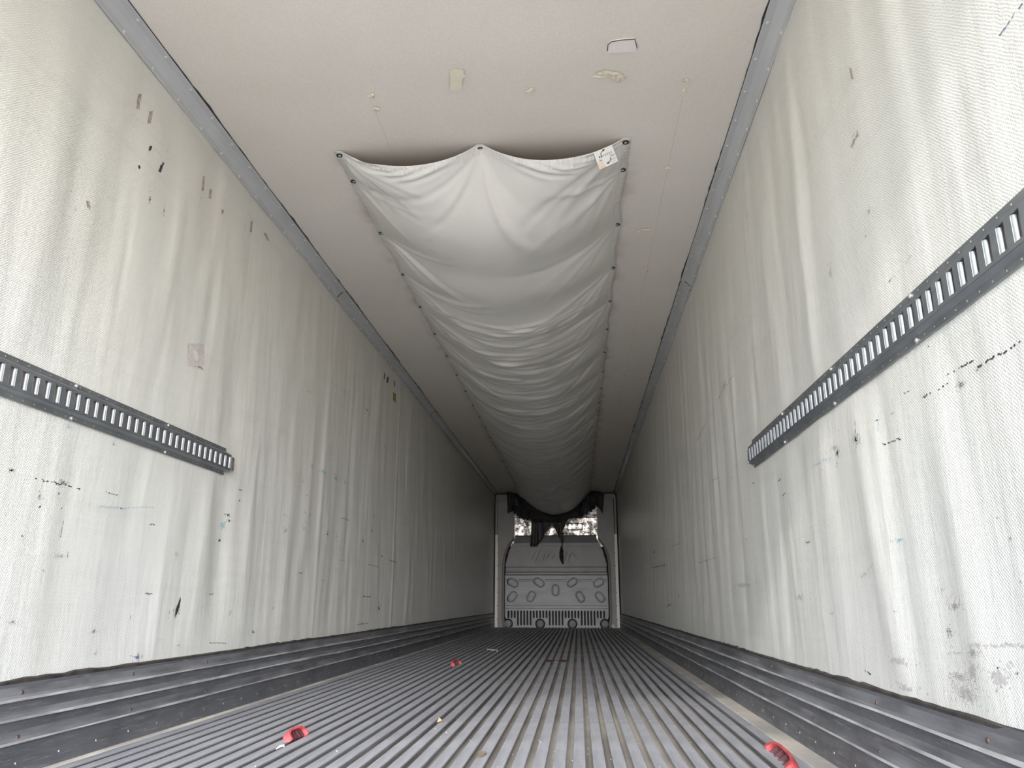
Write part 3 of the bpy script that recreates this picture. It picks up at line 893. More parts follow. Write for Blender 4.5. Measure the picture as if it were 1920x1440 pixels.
# ------------------------------------------------------------------ bulkhead at the front
def fill(outline, holes, y, depth, name, mat, parent, side=True):
    """flat panel in the xz plane facing the rear, with real openings; holes get walls going back"""
    from mathutils.geometry import delaunay_2d_cdt
    pts = []; faces_in = []
    for loop in [outline] + holes:
        n0 = len(pts); pts += [Vector(p) for p in loop]
        faces_in.append(list(range(n0, n0 + len(loop))))
    # constrained triangulation, then drop triangles inside holes
    edges = [(f[i], f[(i+1) % len(f)]) for f in faces_in for i in range(len(f))]
    vo, eo, fo, *_ = delaunay_2d_cdt(pts, edges, [], 0, 1e-6)
    def inside(p, poly):
        c = False; n = len(poly)
        for i in range(n):
            x1, z1 = poly[i]; x2, z2 = poly[(i+1) % n]
            if (z1 > p[1]) != (z2 > p[1]) and p[0] < (x2-x1)*(p[1]-z1)/(z2-z1) + x1: c = not c
        return c
    F = []
    for f in fo:
        cx_ = sum(vo[i][0] for i in f)/len(f); cz_ = sum(vo[i][1] for i in f)/len(f)
        if inside((cx_, cz_), outline) and not any(inside((cx_, cz_), h) for h in holes):
            a, b, c = (vo[f[0]], vo[f[1]], vo[f[2]])
            F.append(tuple(f) if (b-a).cross(c-a) > 0 else tuple(f)[::-1])
    V = [(p[0], y, p[1]) for p in vo]
    n = len(V)
    for loop in ([outline] if side else []) + holes:
        m = len(V)
        V += [(p[0], y, p[1]) for p in loop] + [(p[0], y + depth, p[1]) for p in loop]
        k = len(loop)
        F += [(m+i, m+(i+1) % k, m+k+(i+1) % k, m+k+i) for i in range(k)]
    return obj(name, V, F, mat, parent)


def capsule(cx_, cz_, w, h, ang=0.0, n=10):
    """stadium outline, w across, h long, turned by ang"""
    r = w/2; q = h/2 - r; P_ = []
    for k in range(n+1):
        a = math.pi*k/n; P_.append((r*math.cos(a), q + r*math.sin(a)))
    for k in range(n+1):
        a = math.pi + math.pi*k/n; P_.append((r*math.cos(a), -q + r*math.sin(a)))
    ca, sa = math.cos(ang), math.sin(ang)
    return [(cx_ + x*ca - z*sa, cz_ + x*sa + z*ca) for x, z in P_]


bulk = empty('bulkhead', (0, YB, 0))
tag(bulk, 'grey moulded front bulkhead with oval bumps and a slotted air grille', 'bulkhead')
BO = Vector((0, YB, 0))
lower_out = [(-1.012, -0.018), (1.0, -0.018), (0.985, 0.16), (1.006, 0.20), (1.006, 0.985), (-1.018, 0.985), (-1.018, 0.20), (-0.997, 0.16)]
ovals = [(-0.864, 0.840, 62), (-0.344, 0.845, 57), (-0.018, 0.700, 0), (0.313, 0.845, -57), (0.829, 0.840, -62), (-0.875, 0.573, -38), (-0.500, 0.578, -30), (0.463, 0.574, 30), (0.849, 0.570, 38)]
circles = [(-0.958, 0.066), (-0.327, 0.067), (0.300, 0.068), (0.928, 0.068)]
holes = [capsule(x, z, 0.165, 0.245, math.radians(a)) for x, z, a in ovals]
holes += [[(x + 0.098*math.cos(t*math.tau/24), max(-0.012, z + 0.098*math.sin(t*math.tau/24))) for t in range(24)] for x, z in circles]
slots_ = []
for k in range(31):
    x = -0.950 + k*(0.918 + 0.950)/30
    near = min(abs(x - c[0]) for c in circles)
    slots_.append(capsule(x, (0.315 + (0.170 if near < 0.135 else 0.035))/2, 0.036, 0.280 if near >= 0.135 else 0.145, 0, 5))
holes += slots_
for z0, z1 in ((0.898, 0.908), (0.868, 0.876)):      # grooves, stopping at the ovals
    for a, b in ((-1.0, -0.975), (-0.750, -0.455), (-0.232, 0.200), (0.425, 0.715), (0.942, 0.985)):
        holes.append([(a, z0), (b, z0), (b, z1), (a, z1)])
for z0, z1 in ((0.402, 0.412), (0.352, 0.360)):
    holes.append([(-1.0, z0), (0.985, z0), (0.985, z1), (-1.0, z1)])
fill(lower_out, holes, 0.0, 0.07, 'lower_panel', BULK_LO, bulk)
# closed recess behind ovals and discs, black sheet painting in the shade behind the slots
MB().box((-1.02, 0.07, 0.34), (1.01, 0.08, 1.0)).build('recess_back', BULK, bulk)
MB().add([(-1.02, 0.20, 0.34), (1.01, 0.20, 0.34), (1.01, 0.10, -0.02), (-1.02, 0.10, -0.02)], [(0, 1, 2, 3)]).build('grille_back', BLACKFILM_SHADE, bulk)
for (x, z, a) in ovals:
    o1 = capsule(x, z, 0.128, 0.208, math.radians(a)); o2 = capsule(x, z, 0.075, 0.155, math.radians(a)); n = len(o1)
    V = [(p[0], 0.07, p[1]) for p in o1] + [(p[0], -0.004, p[1]) for p in o1] + [(x + (p[0]-x)*0.93, -0.010, z + (p[1]-z)*0.95) for p in o1] + [(p[0], -0.014, p[1]) for p in o2]
    F = [(r*n+i, r*n+(i+1) % n, (r+1)*n+(i+1) % n, (r+1)*n+i) for r in range(3) for i in range(n)] + [tuple(range(3*n, 4*n))]
    obj('oval_bump', V, F, BULK_LO, bulk, False)
for (x, z) in circles:
    dv, df_ = dome(0.078, 0.02, 24, 3)
    d = obj('round_cap', [(x + v[0], 0.012 - v[2], max(-0.012, z + v[1])) for v in dv], df_, BULK, bulk, True)
    MB().tube([(x - 0.045, -0.006, z - 0.005), (x - 0.02, -0.012, z + 0.012), (x + 0.02, -0.012, z + 0.006), (x + 0.045, -0.006, z - 0.012)], 0.006, 6).build('cap_rib', BULK, d)
# upper panel: arched shoulders, slanted top ledge, long slot, faint moulded strokes
ur = [(0.992, 1.150), (0.998, 1.19), (0.985, 1.24), (0.966, 1.32), (0.950, 1.35), (0.940, 1.43), (0.912, 1.50), (0.890, 1.53), (0.862, 1.60), (0.84, 1.615)]
upper_out = ur + [(-x - 0.012, z) for x, z in ur[::-1]]
fill(upper_out, [[(-0.785, 1.540), (0.753, 1.540), (0.753, 1.558), (-0.785, 1.558)]], 0.006, 0.03, 'upper_panel', BULK, bulk)
MB().box((-0.80, 0.03, 1.52), (0.77, 0.04, 1.57)).build('slot_back', BULK, bulk)
obj('top_ledge', [(-0.850, 0.006, 1.615), (0.838, 0.006, 1.615), (0.800, 0.075, 1.752), (-0.815, 0.075, 1.752), (-0.815, 0.10, 1.752), (0.800, 0.10, 1.752)], [(0, 1, 2, 3), (3, 2, 5, 4)], BULK, bulk)
MB().box((-0.82, 0.070, 1.752), (0.80, 0.105, 1.772)).build('ledge_lip', RUST, bulk)
MB().box((-1.005, -0.012, 1.052), (0.99, 0.030, 1.138)).build('middle_band', BULK, bulk)
MB().box((-1.012, -0.008, 0.998), (1.0, 0.030, 1.040)).build('middle_band', BULK, bulk)
MB().box((-1.02, 0.07, 0.97), (1.01, 0.08, 1.16)).build('gap_shade_back', BLACKFILM_SHADE, bulk)  # near-black backing paints the shade in the gaps between the bands
for k, (x, z, lx_, hz) in enumerate(((-0.44, 1.37, 0.05, 0.09), (-0.36, 1.36, 0.06, 0.12), (-0.24, 1.33, 0.03, 0.08), (-0.16, 1.34, 0.05, 0.07), (-0.05, 1.35, 0.03, 0.06), (0.20, 1.36, 0.03, 0.09), (0.29, 1.36, 0.05, 0.11), (0.38, 1.35, -0.04, 0.05))):
    MB().tube([(x - lx_, 0.004, z - hz), (x - lx_*0.3, 0.001, z - hz*0.2), (x + lx_*0.4, 0.001, z + hz*0.5), (x + lx_, 0.004, z + hz)], [0.004, 0.008, 0.008, 0.004], 6).build('moulded_stroke', BULK, bulk)
# side panels with the arch rim and the white wall flange
for s in (-1, 1):
    m_ = (lambda x: x) if s > 0 else (lambda x: x - 0.012)
    arch = [(0.836, 1.76), (0.840, 1.735), (0.905, 1.655), (0.968, 1.570), (1.015, 1.480), (1.048, 1.385), (1.068, 1.270), (1.078, 1.150), (1.080, 0.90), (1.080, 0.18), (1.060, 0.06), (1.055, -0.018)]
    outl = [(1.165, -0.018), (1.165, 2.495), (0.968, 2.495), (0.968, 2.38), (0.836, 2.30)] + arch
    pts = [(s*x + (0 if s > 0 else -0.006), z) for x, z in outl]
    if s > 0: pass
    fill(pts if s > 0 else pts[::-1], [], -0.010, 0.06, 'side_panel', BULK_SIDE, bulk)
    # rim of the arch
    rim_i = [(0.842, 1.700), (0.865, 1.655), (0.928, 1.555), (0.970, 1.460), (1.000, 1.375), (1.018, 1.270), (1.026, 1.150), (1.028, 0.90), (1.028, 0.18), (1.008, 0.06), (1.005, -0.018)]
    rim_o = arch[1:]
    V = []; F = []
    for (a, b), (c, d) in zip(rim_o, rim_i):
        V += [(s*a - (0.006 if s < 0 else 0), -0.004, b), (s*(a*0.35 + c*0.65) - (0.006 if s < 0 else 0), -0.024, b*0.35 + d*0.65), (s*c - (0.006 if s < 0 else 0), -0.016, d), (s*c - (0.006 if s < 0 else 0), 0.05, d)]
    n = len(rim_i)
    for i in range(n-1):
        for r in range(3): F.append((i*4+r, i*4+r+1, (i+1)*4+r+1, (i+1)*4+r))
    obj('arch_rim', V, F, BULK_SIDE, bulk)
    xo = 1.218
    MB().box((min(s*1.165, s*xo), -0.022, -0.012), (max(s*1.165, s*xo), 0.0, 1.78)).build('white_flange', FLANGE, bulk)
    MB().box((min(s*1.178, s*xo), -0.020, 1.78), (max(s*1.178, s*xo), 0.0, 2.49)).build('upper_flange', BULK_SIDE, bulk)
    MB().add([(s*0.966, -0.03, 2.497), (s*1.215, -0.03, 2.497), (s*1.215, -0.03, 2.555), (s*1.185, -0.03, 2.588), (s*0.966, -0.03, 2.588), (s*0.966, 0.05, 2.497), (s*1.215, 0.05, 2.497), (s*1.215, 0.05, 2.588), (s*0.966, 0.05, 2.588)],
             [(0, 1, 2, 3, 4), (0, 5, 6, 1), (4, 3, 7, 8), (0, 4, 8, 5)]).build('top_cap', BULK_SIDE, bulk)
    sv, sf = dome(0.010, 0.006, 8, 2); bm_ = mesh('bolt', sv, sf, RUST, True)
    for k in range(10):
        inst('bolt', bm_, (s*1.166, -0.022, 0.15 + 0.255*k), bulk, (math.pi/2, 0, 0))

# sheet metal evaporator casing seen above the bulkhead
ev = empty('evaporator_casing', (0, YB + 0.22, 1.6))
tag(ev, 'blotched bare sheet metal casing showing above the grey bulkhead', 'metal casing')
def ev_box(a, b, name, mat): return MB().box((a[0], a[1] - (YB+0.22), a[2] - 1.6), (b[0], b[1] - (YB+0.22), b[2] - 1.6)).build(name, mat, ev)
ev_box((-0.95, YB+0.22, 1.55), (0.95, YB+0.235, 2.134), 'lower_plate', PLATE)
ev_box((-0.95, YB+0.215, 2.146), (0.95, YB+0.230, 2.60), 'upper_plate', PLATE)
ev_box((-0.95, YB+0.224, 2.130), (0.95, YB+0.232, 2.150), 'seam', DARK)
fr = ev_box((0.235, YB+0.212, 1.885), (0.545, YB+0.221, 1.897), 'hatch_frame', DARK)
for a, b in (((0.235, 1.885), (0.247, 2.02)), ((0.533, 1.885), (0.545, 2.02)), ((0.235, 2.008), (0.545, 2.02))):
    ev_box((a[0], YB+0.212, a[1]), (b[0], YB+0.221, b[1]), 'hatch_frame', DARK)
sv, sf = dome(0.013, 0.008, 8, 2); bm_ = mesh('bolt', sv, sf, DARK, True)
for x, z in ((-0.79, 2.19), (-0.80, 1.92), (-0.62, 1.95), (0.795, 2.18), (0.33, 1.99), (-0.2, 1.8), (0.7, 1.79)):
    inst('bolt', bm_, (x, -0.004 if z > 2.14 else 0.0, z - 1.6), ev, (math.pi/2, 0, 0))
# dark roof space and sides behind the bulkhead
for s in (-1, 1):
    o = MB().box((min(s*0.955, s*1.24), YB + 0.06, 0.0), (max(s*0.955, s*1.24), YE, ZC)).build('side_filler', DARK, wf)

# ------------------------------------------------------------------ torn black fabric hanging behind the chute's end
torn = empty('torn_black_fabric', (0, 15.4, 2.3))
tag(torn, 'ragged black fabric with hanging tatters behind the end of the chute', 'torn fabric')
TO = Vector((0, 15.4, 2.3))
def ribbon(tops, bots, y, name, mat, ragged=0.0, rows=7, wave=0.03, freq=9.0, sub=8):
    V = []; F = []; rg = random.Random(len(tops)*31 + int(y*100))
    def interp(P_, t):
        k = min(int(t*(len(P_)-1)), len(P_)-2); f = t*(len(P_)-1) - k
        return (P_[k][0]*(1-f) + P_[k+1][0]*f, P_[k][1]*(1-f) + P_[k+1][1]*f)
    m = (max(len(tops), len(bots))-1)*sub
    for a in range(m+1):
        t = a/m; p = interp(tops, t); q = interp(bots, t); rag = rg.uniform(0, ragged)
        for b in range(rows+1):
            f = b/rows
            x = p[0]*(1-f) + q[0]*f + 0.006*math.sin(t*freq*7 + f*3); z = p[1]*(1-f) + q[1]*f + rag*f
            V.append((x, y - 15.4 + wave*math.sin(t*freq + 2*f)*(0.3 + 0.7*f) + wave*0.4*math.sin(t*freq*2.7 + 1), z - 2.3))
    for a in range(m):
        for b in range(rows): F.append((a*(rows+1)+b, (a+1)*(rows+1)+b, (a+1)*(rows+1)+b+1, a*(rows+1)+b+1))
    o = obj(name, V, F, mat, torn, True)
    md = o.modifiers.new('thickness', 'SOLIDIFY'); md.thickness = 0.004
    return o
ribbon([(-0.96, 2.60), (-0.80, 2.58), (-0.62, 2.46), (-0.40, 2.36), (-0.10, 2.30), (0.20, 2.30), (0.45, 2.38), (0.62, 2.50), (0.74, 2.60)],
       [(-0.90, 2.22), (-0.74, 2.12), (-0.64, 2.02), (-0.45, 2.03), (-0.15, 1.985), (0.18, 1.99), (0.42, 2.06), (0.62, 2.15), (0.80, 2.24)], 15.45, 'drape', BLACKCLOTH, 0.05, 8, 0.04, 14)
ribbon([(-0.97, 2.60), (-0.90, 2.60), (-0.82, 2.55), (-0.74, 2.45)], [(-0.945, 2.16), (-0.90, 2.20), (-0.85, 2.30), (-0.72, 2.30)], 15.40, 'side_flap', BLACKFILM_SHADE, 0.03, 6, 0.03, 6)
ribbon([(0.70, 2.60), (0.80, 2.61), (0.90, 2.59), (0.985, 2.56)], [(0.64, 2.20), (0.74, 2.32), (0.86, 2.30), (0.93, 2.15)], 15.40, 'side_flap', BLACKFILM_SHADE, 0.04, 6, 0.035, 8)
ribbon([(0.60, 2.52), (0.72, 2.58), (0.80, 2.58)], [(0.50, 2.12), (0.62, 2.14), (0.72, 2.24)], 15.36, 'side_flap', BLACKFILM_SHADE, 0.03, 6, 0.03, 6)
ribbon([(-0.480, 2.05), (-0.36, 2.04), (-0.24, 2.03), (-0.06, 2.02)], [(-0.505, 1.535), (-0.37, 1.545), (-0.235, 1.735), (-0.085, 1.965)], 15.50, 'hanging_tatter', BLACKFILM_SHADE, 0.01, 8, 0.02, 12)
ribbon([(-0.07, 2.02), (0.06, 2.02), (0.20, 2.02)], [(-0.055, 1.955), (0.075, 1.70), (0.190, 1.93)], 15.50, 'hanging_tatter', BLACKFILM_SHADE, 0.01, 8, 0.02, 9)
ribbon([(0.055, 1.80), (0.17, 1.80)], [(0.118, 1.60), (0.134, 1.60)], 15.50, 'hanging_tatter', BLACKFILM_SHADE, 0, 6, 0.01, 5)
MB().tube([(0.126, 0.10, 1.64 - 2.3), (0.124, 0.10, 1.54 - 2.3)], 0.007, 6).build('thread', BLACKCLOTH, torn)
ribbon([(0.112, 1.545), (0.132, 1.545)], [(0.070, 1.42), (0.148, 1.44)], 15.50, 'hanging_scrap', BLACKCLOTH, 0, 4, 0.01, 4)
ribbon([(0.070, 1.42), (0.148, 1.44)], [(0.066, 1.32), (0.152, 1.32)], 15.50, 'hanging_scrap', BLACKCLOTH, 0, 4, 0.01, 4)
ribbon([(0.066, 1.32), (0.152, 1.32)], [(0.128, 1.20), (0.146, 1.20)], 15.50, 'hanging_scrap', BLACKCLOTH, 0, 4, 0.01, 4)

# ------------------------------------------------------------------ wear on the liners
MARKS_LEFT = [
    ('hole', [(2.5845, 2.2538), (2.596, 2.2564), (2.5891, 2.2348), (2.5758, 2.2239), (2.5757, 2.2408)], 'black'),
    ('hole', [(2.6826, 2.2419), (2.6958, 2.2401), (2.6894, 2.2311), (2.6788, 2.1874), (2.6589, 2.1828), (2.6678, 2.2154), (2.6815, 2.2287)], 'black'),
    ('hole', [(2.5281, 2.132), (2.5353, 2.134), (2.5444, 2.1278), (2.5388, 2.1196), (2.5306, 2.1217)], 'black'),
    ('hole', [(6.4194, 2.4376), (6.4603, 2.4497), (6.4442, 2.3906), (6.4036, 2.3789)], 'black'),
    ('hole', [(6.5308, 2.4355), (6.5923, 2.4535), (6.5714, 2.3921), (6.5104, 2.3748)], 'black'),
    ('hole', [(6.7955, 2.4711), (6.8286, 2.4806), (6.8388, 2.4262), (6.8057, 2.417)], 'black'),
    ('chip', [(2.4654, 2.4055), (2.485, 2.4199), (2.485, 2.3566), (2.4655, 2.3427)], 'tan'),
    ('chip', [(2.5466, 2.3855), (2.5673, 2.4001), (2.5648, 2.3437), (2.5442, 2.3297)], 'tan'),
    ('chip', [(3.0031, 2.3646), (3.0238, 2.3769), (3.0299, 2.3062), (3.0093, 2.2944)], 'tan'),
    ('chip', [(3.081, 2.3438), (3.1051, 2.3576), (3.1101, 2.3129), (3.0861, 2.2994)], 'tan'),
    ('chip', [(3.5332, 2.4139), (3.5579, 2.4268), (3.5607, 2.3661), (3.5361, 2.3536)], 'tan'),
    ('chip', [(3.7022, 2.4313), (3.7291, 2.4449), (3.7795, 2.4246), (3.7519, 2.411)], 'tan'),
    ('chip', [(3.2076, 2.3045), (3.2282, 2.3157), (3.2324, 2.2979), (3.2118, 2.2868)], 'tan'),
    ('chip', [(2.2725, 1.8322), (2.2886, 1.8411), (2.2994, 1.8221), (2.2832, 1.8133)], 'tan'),
    ('chip', [(2.6968, 2.3392), (2.7101, 2.3478), (2.7127, 2.3188), (2.6994, 2.3104)], 'pale'),
    ('chip', [(2.6133, 2.3407), (2.6277, 2.3503), (2.6382, 2.3347), (2.6237, 2.3252)], 'pale'),
    ('chip', [(2.6197, 2.1085), (2.641, 2.1209), (2.6349, 2.0789), (2.6139, 2.0669)], 'pale'),
    ('dots', 2.629, 2.037, 0.0123, 0.0272, 26, 'tan'),
    ('dots', 2.738, 2.047, 0.0132, 0.0303, 40, 'tan'),
    ('dots', 2.295, 1.814, 0.0054, 0.0046, 12, 'black'),
    ('dots', 2.23, 1.778, 0.0051, 0.0142, 14, 'grey'),
    ('dots', 2.194, 1.827, 0.0063, 0.0035, 6, 'grey'),
    ('dots', 2.702, 2.304, 0.0075, 0.0066, 6, 'grey'),
    ('dots', 3.016, 2.259, 0.0068, 0.0096, 6, 'grey'),
    ('streak', 2.612, 2.259, 2.674, 2.261, 0.004, 'grey', 0.8),
    ('streak', 2.654, 2.256, 2.849, 2.279, 0.002, 'pale', 0.6),
    ('streak', 2.635, 2.387, 2.721, 2.371, 0.002, 'pale', 0.6),
    ('dots', 2.145, 0.867, 0.0184, 0.0062, 40, 'black'),
    ('dots', 2.381, 0.865, 0.0341, 0.011, 110, 'black'),
    ('streak', 2.249, 0.857, 2.481, 0.86, 0.006, 'black', 0.55),
    ('streak', 2.614, 0.867, 2.704, 0.866, 0.005, 'black', 0.6),
    ('streak', 2.596, 0.812, 2.762, 0.826, 0.006, 'teal', 0.8),
    ('streak', 2.762, 0.828, 2.952, 0.852, 0.005, 'teal', 0.7),
    ('dots', 2.732, 0.822, 0.0135, 0.0038, 16, 'black'),
    ('dots', 2.396, 0.784, 0.0066, 0.0034, 8, 'blue'),
    ('streak', 2.416, 0.744, 2.415, 0.694, 0.003, 'black', 0.7),
    ('dots', 2.415, 0.694, 0.0053, 0.0034, 8, 'black'),
    ('streak', 2.917, 0.783, 2.976, 0.785, 0.006, 'black', 0.9),
    ('dots', 3.631, 0.867, 0.026, 0.0062, 22, 'black'),
    ('dots', 3.62, 0.891, 0.0403, 0.0075, 14, 'black'),
    ('dots', 3.716, 0.972, 0.0091, 0.0116, 14, 'black'),
    ('streak', 3.698, 1.026, 3.736, 1.026, 0.006, 'black', 1),
    ('dots', 3.567, 0.768, 0.0167, 0.0122, 8, 'black'),
    ('dots', 3.579, 0.839, 0.0449, 0.0368, 36, 'teal'),
    ('smear', [(3.2432, 0.5115), (3.2497, 0.4942), (3.2421, 0.4596), (3.2156, 0.4216), (3.2152, 0.4599), (3.2314, 0.4856)], 'black'),
    ('dots', 3.23, 0.455, 0.0269, 0.0236, 50, 'black'),
    ('streak', 3.163, 0.46, 3.165, 0.416, 0.004, 'black', 0.6),
    ('streak', 2.894, 0.448, 2.89, 0.419, 0.004, 'black', 0.7),
    ('streak', 2.965, 0.522, 3.02, 0.52, 0.006, 'black', 0.9),
    ('streak', 3.51, 0.522, 3.564, 0.523, 0.005, 'black', 0.9),
    ('streak', 4.124, 0.641, 4.056, 0.471, 0.014, 'pale', 0.95),
    ('dots', 2.255, 0.431, 0.0293, 0.0068, 40, 'brown'),
    ('dots', 2.966, 0.287, 0.0412, 0.0136, 34, 'blue'),
    ('streak', 2.974, 0.3, 2.978, 0.252, 0.004, 'black', 0.7),
    ('streak', 3.539, 0.311, 3.729, 0.299, 0.005, 'black', 0.6),
    ('dots', 2.669, 0.391, 0.0309, 0.0124, 26, 'grey'),
    ('dots', 2.425, 0.634, 0.0555, 0.0084, 34, 'grey'),
    ('streak', 2.462, 0.648, 2.466, 0.633, 0.005, 'black', 0.8),
    ('dots', 2.284, 0.804, 0.0145, 0.0242, 20, 'grey'),
    ('dots', 2.291, 0.777, 0.0048, 0.0081, 10, 'black'),
    ('dots', 2.152, 0.735, 0.0032, 0.0045, 7, 'brown'),
    ('dots', 2.233, 0.682, 0.0091, 0.002, 6, 'black'),
    ('dots', 2.352, 0.584, 0.0124, 0.0065, 14, 'grey'),
    ('dots', 4.948, 1.316, 0.1072, 0.0224, 70, 'teal'),
    ('dots', 5.239, 1.322, 0.0837, 0.0363, 70, 'teal'),
    ('dots', 5.47, 1.323, 0.0324, 0.0265, 22, 'teal'),
    ('dots', 5.122, 0.926, 0.0336, 0.0243, 40, 'blue'),
    ('dots', 5.347, 0.927, 0.0365, 0.0271, 30, 'grey'),
    ('dots', 2.365, 1.051, 0.0237, 0.006, 24, 'teal'),
    ('dots', 2.627, 1.042, 0.024, 0.0057, 20, 'teal'),
    ('dots', 4.654, 0.923, 0.0373, 0.0221, 24, 'teal'),
    ('dots', 4.716, 1.313, 0.0489, 0.023, 24, 'grey'),
    ('dots', 4.652, 1.017, 0.0141, 0.008, 9, 'black'),
    ('dots', 4.751, 1.011, 0.0098, 0.0146, 8, 'black'),
    ('dots', 4.665, 0.96, 0.0188, 0.0079, 6, 'grey'),
    ('dots', 4.333, 0.964, 0.0408, 0.0074, 10, 'grey'),
    ('dots', 4.351, 0.881, 0.0409, 0.0266, 22, 'grey'),
    ('streak', 4.629, 0.655, 4.703, 0.655, 0.006, 'black', 1),
    ('dots', 5.086, 0.623, 0.0762, 0.0084, 26, 'grey'),
    ('streak', 5.42, 1.063, 5.633, 1.066, 0.008, 'black', 0.8),
    ('dots', 6.307, 1.172, 0.0169, 0.0129, 8, 'black'),
    ('streak', 5.405, 0.769, 5.612, 0.772, 0.007, 'grey', 0.9),
    ('streak', 6.852, 0.842, 7.207, 0.835, 0.008, 'black', 0.8),
    ('streak', 6.201, 0.776, 6.545, 0.769, 0.007, 'black', 0.7),
    ('dots', 6.637, 0.862, 0.0738, 0.0066, 8, 'black'),
    ('streak', 5.344, 0.712, 5.443, 0.709, 0.006, 'grey', 0.8),
    ('dots', 4.574, 1.2, 0.0183, 0.0159, 10, 'grey'),
    ('dots', 4.658, 1.123, 0.0378, 0.0096, 14, 'grey'),
    ('dots', 6.009, 0.942, 0.0229, 0.0283, 10, 'black'),
    ('dots', 6.28, 1.048, 0.0251, 0.0339, 10, 'black'),
    ('dots', 5.998, 1.956, 0.0239, 0.0064, 5, 'black'),
    ('streak', 4.491, 1.753, 4.635, 1.775, 0.01, 'grey', 0.6),
    ('streak', 5.894, 1.984, 5.96, 1.982, 0.012, 'black', 1),
    ('dots', 6.549, 1.807, 0.0467, 0.0184, 14, 'grey'),
    ('dots', 5.31, 1.964, 0.019, 0.0191, 6, 'grey'),
    ('dots', 2.368, 0.829, 0.0103, 0.0167, 16, 'grey'),
    ('dots', 3.116, 0.342, 0.029, 0.0041, 10, 'grey'),
    ('dots', 3.273, 0.313, 0.0409, 0.0054, 14, 'grey'),
    ('dots', 4.038, 0.339, 0.0273, 0.0079, 8, 'black'),
    ('dots', 3.163, 0.679, 0.0658, 0.0431, 40, 'pale'),
    ('dots', 2.696, 0.317, 0.0156, 0.0071, 8, 'grey'),
    ('dots', 3.732, 0.435, 0.0118, 0.0247, 10, 'grey'),
    ('streak', 6.093, 0.528, 6.334, 0.525, 0.01, 'black', 0.7),
    ('streak', 5.985, 0.321, 6.292, 0.324, 0.01, 'black', 0.7),
    ('dots', 6.628, 0.436, 0.0452, 0.0302, 14, 'black'),
    ('streak', 3.799, 0.535, 3.798, 0.484, 0.004, 'grey', 0.6),
    ('dots', 4.264, 0.455, 0.023, 0.0141, 10, 'grey'),
]
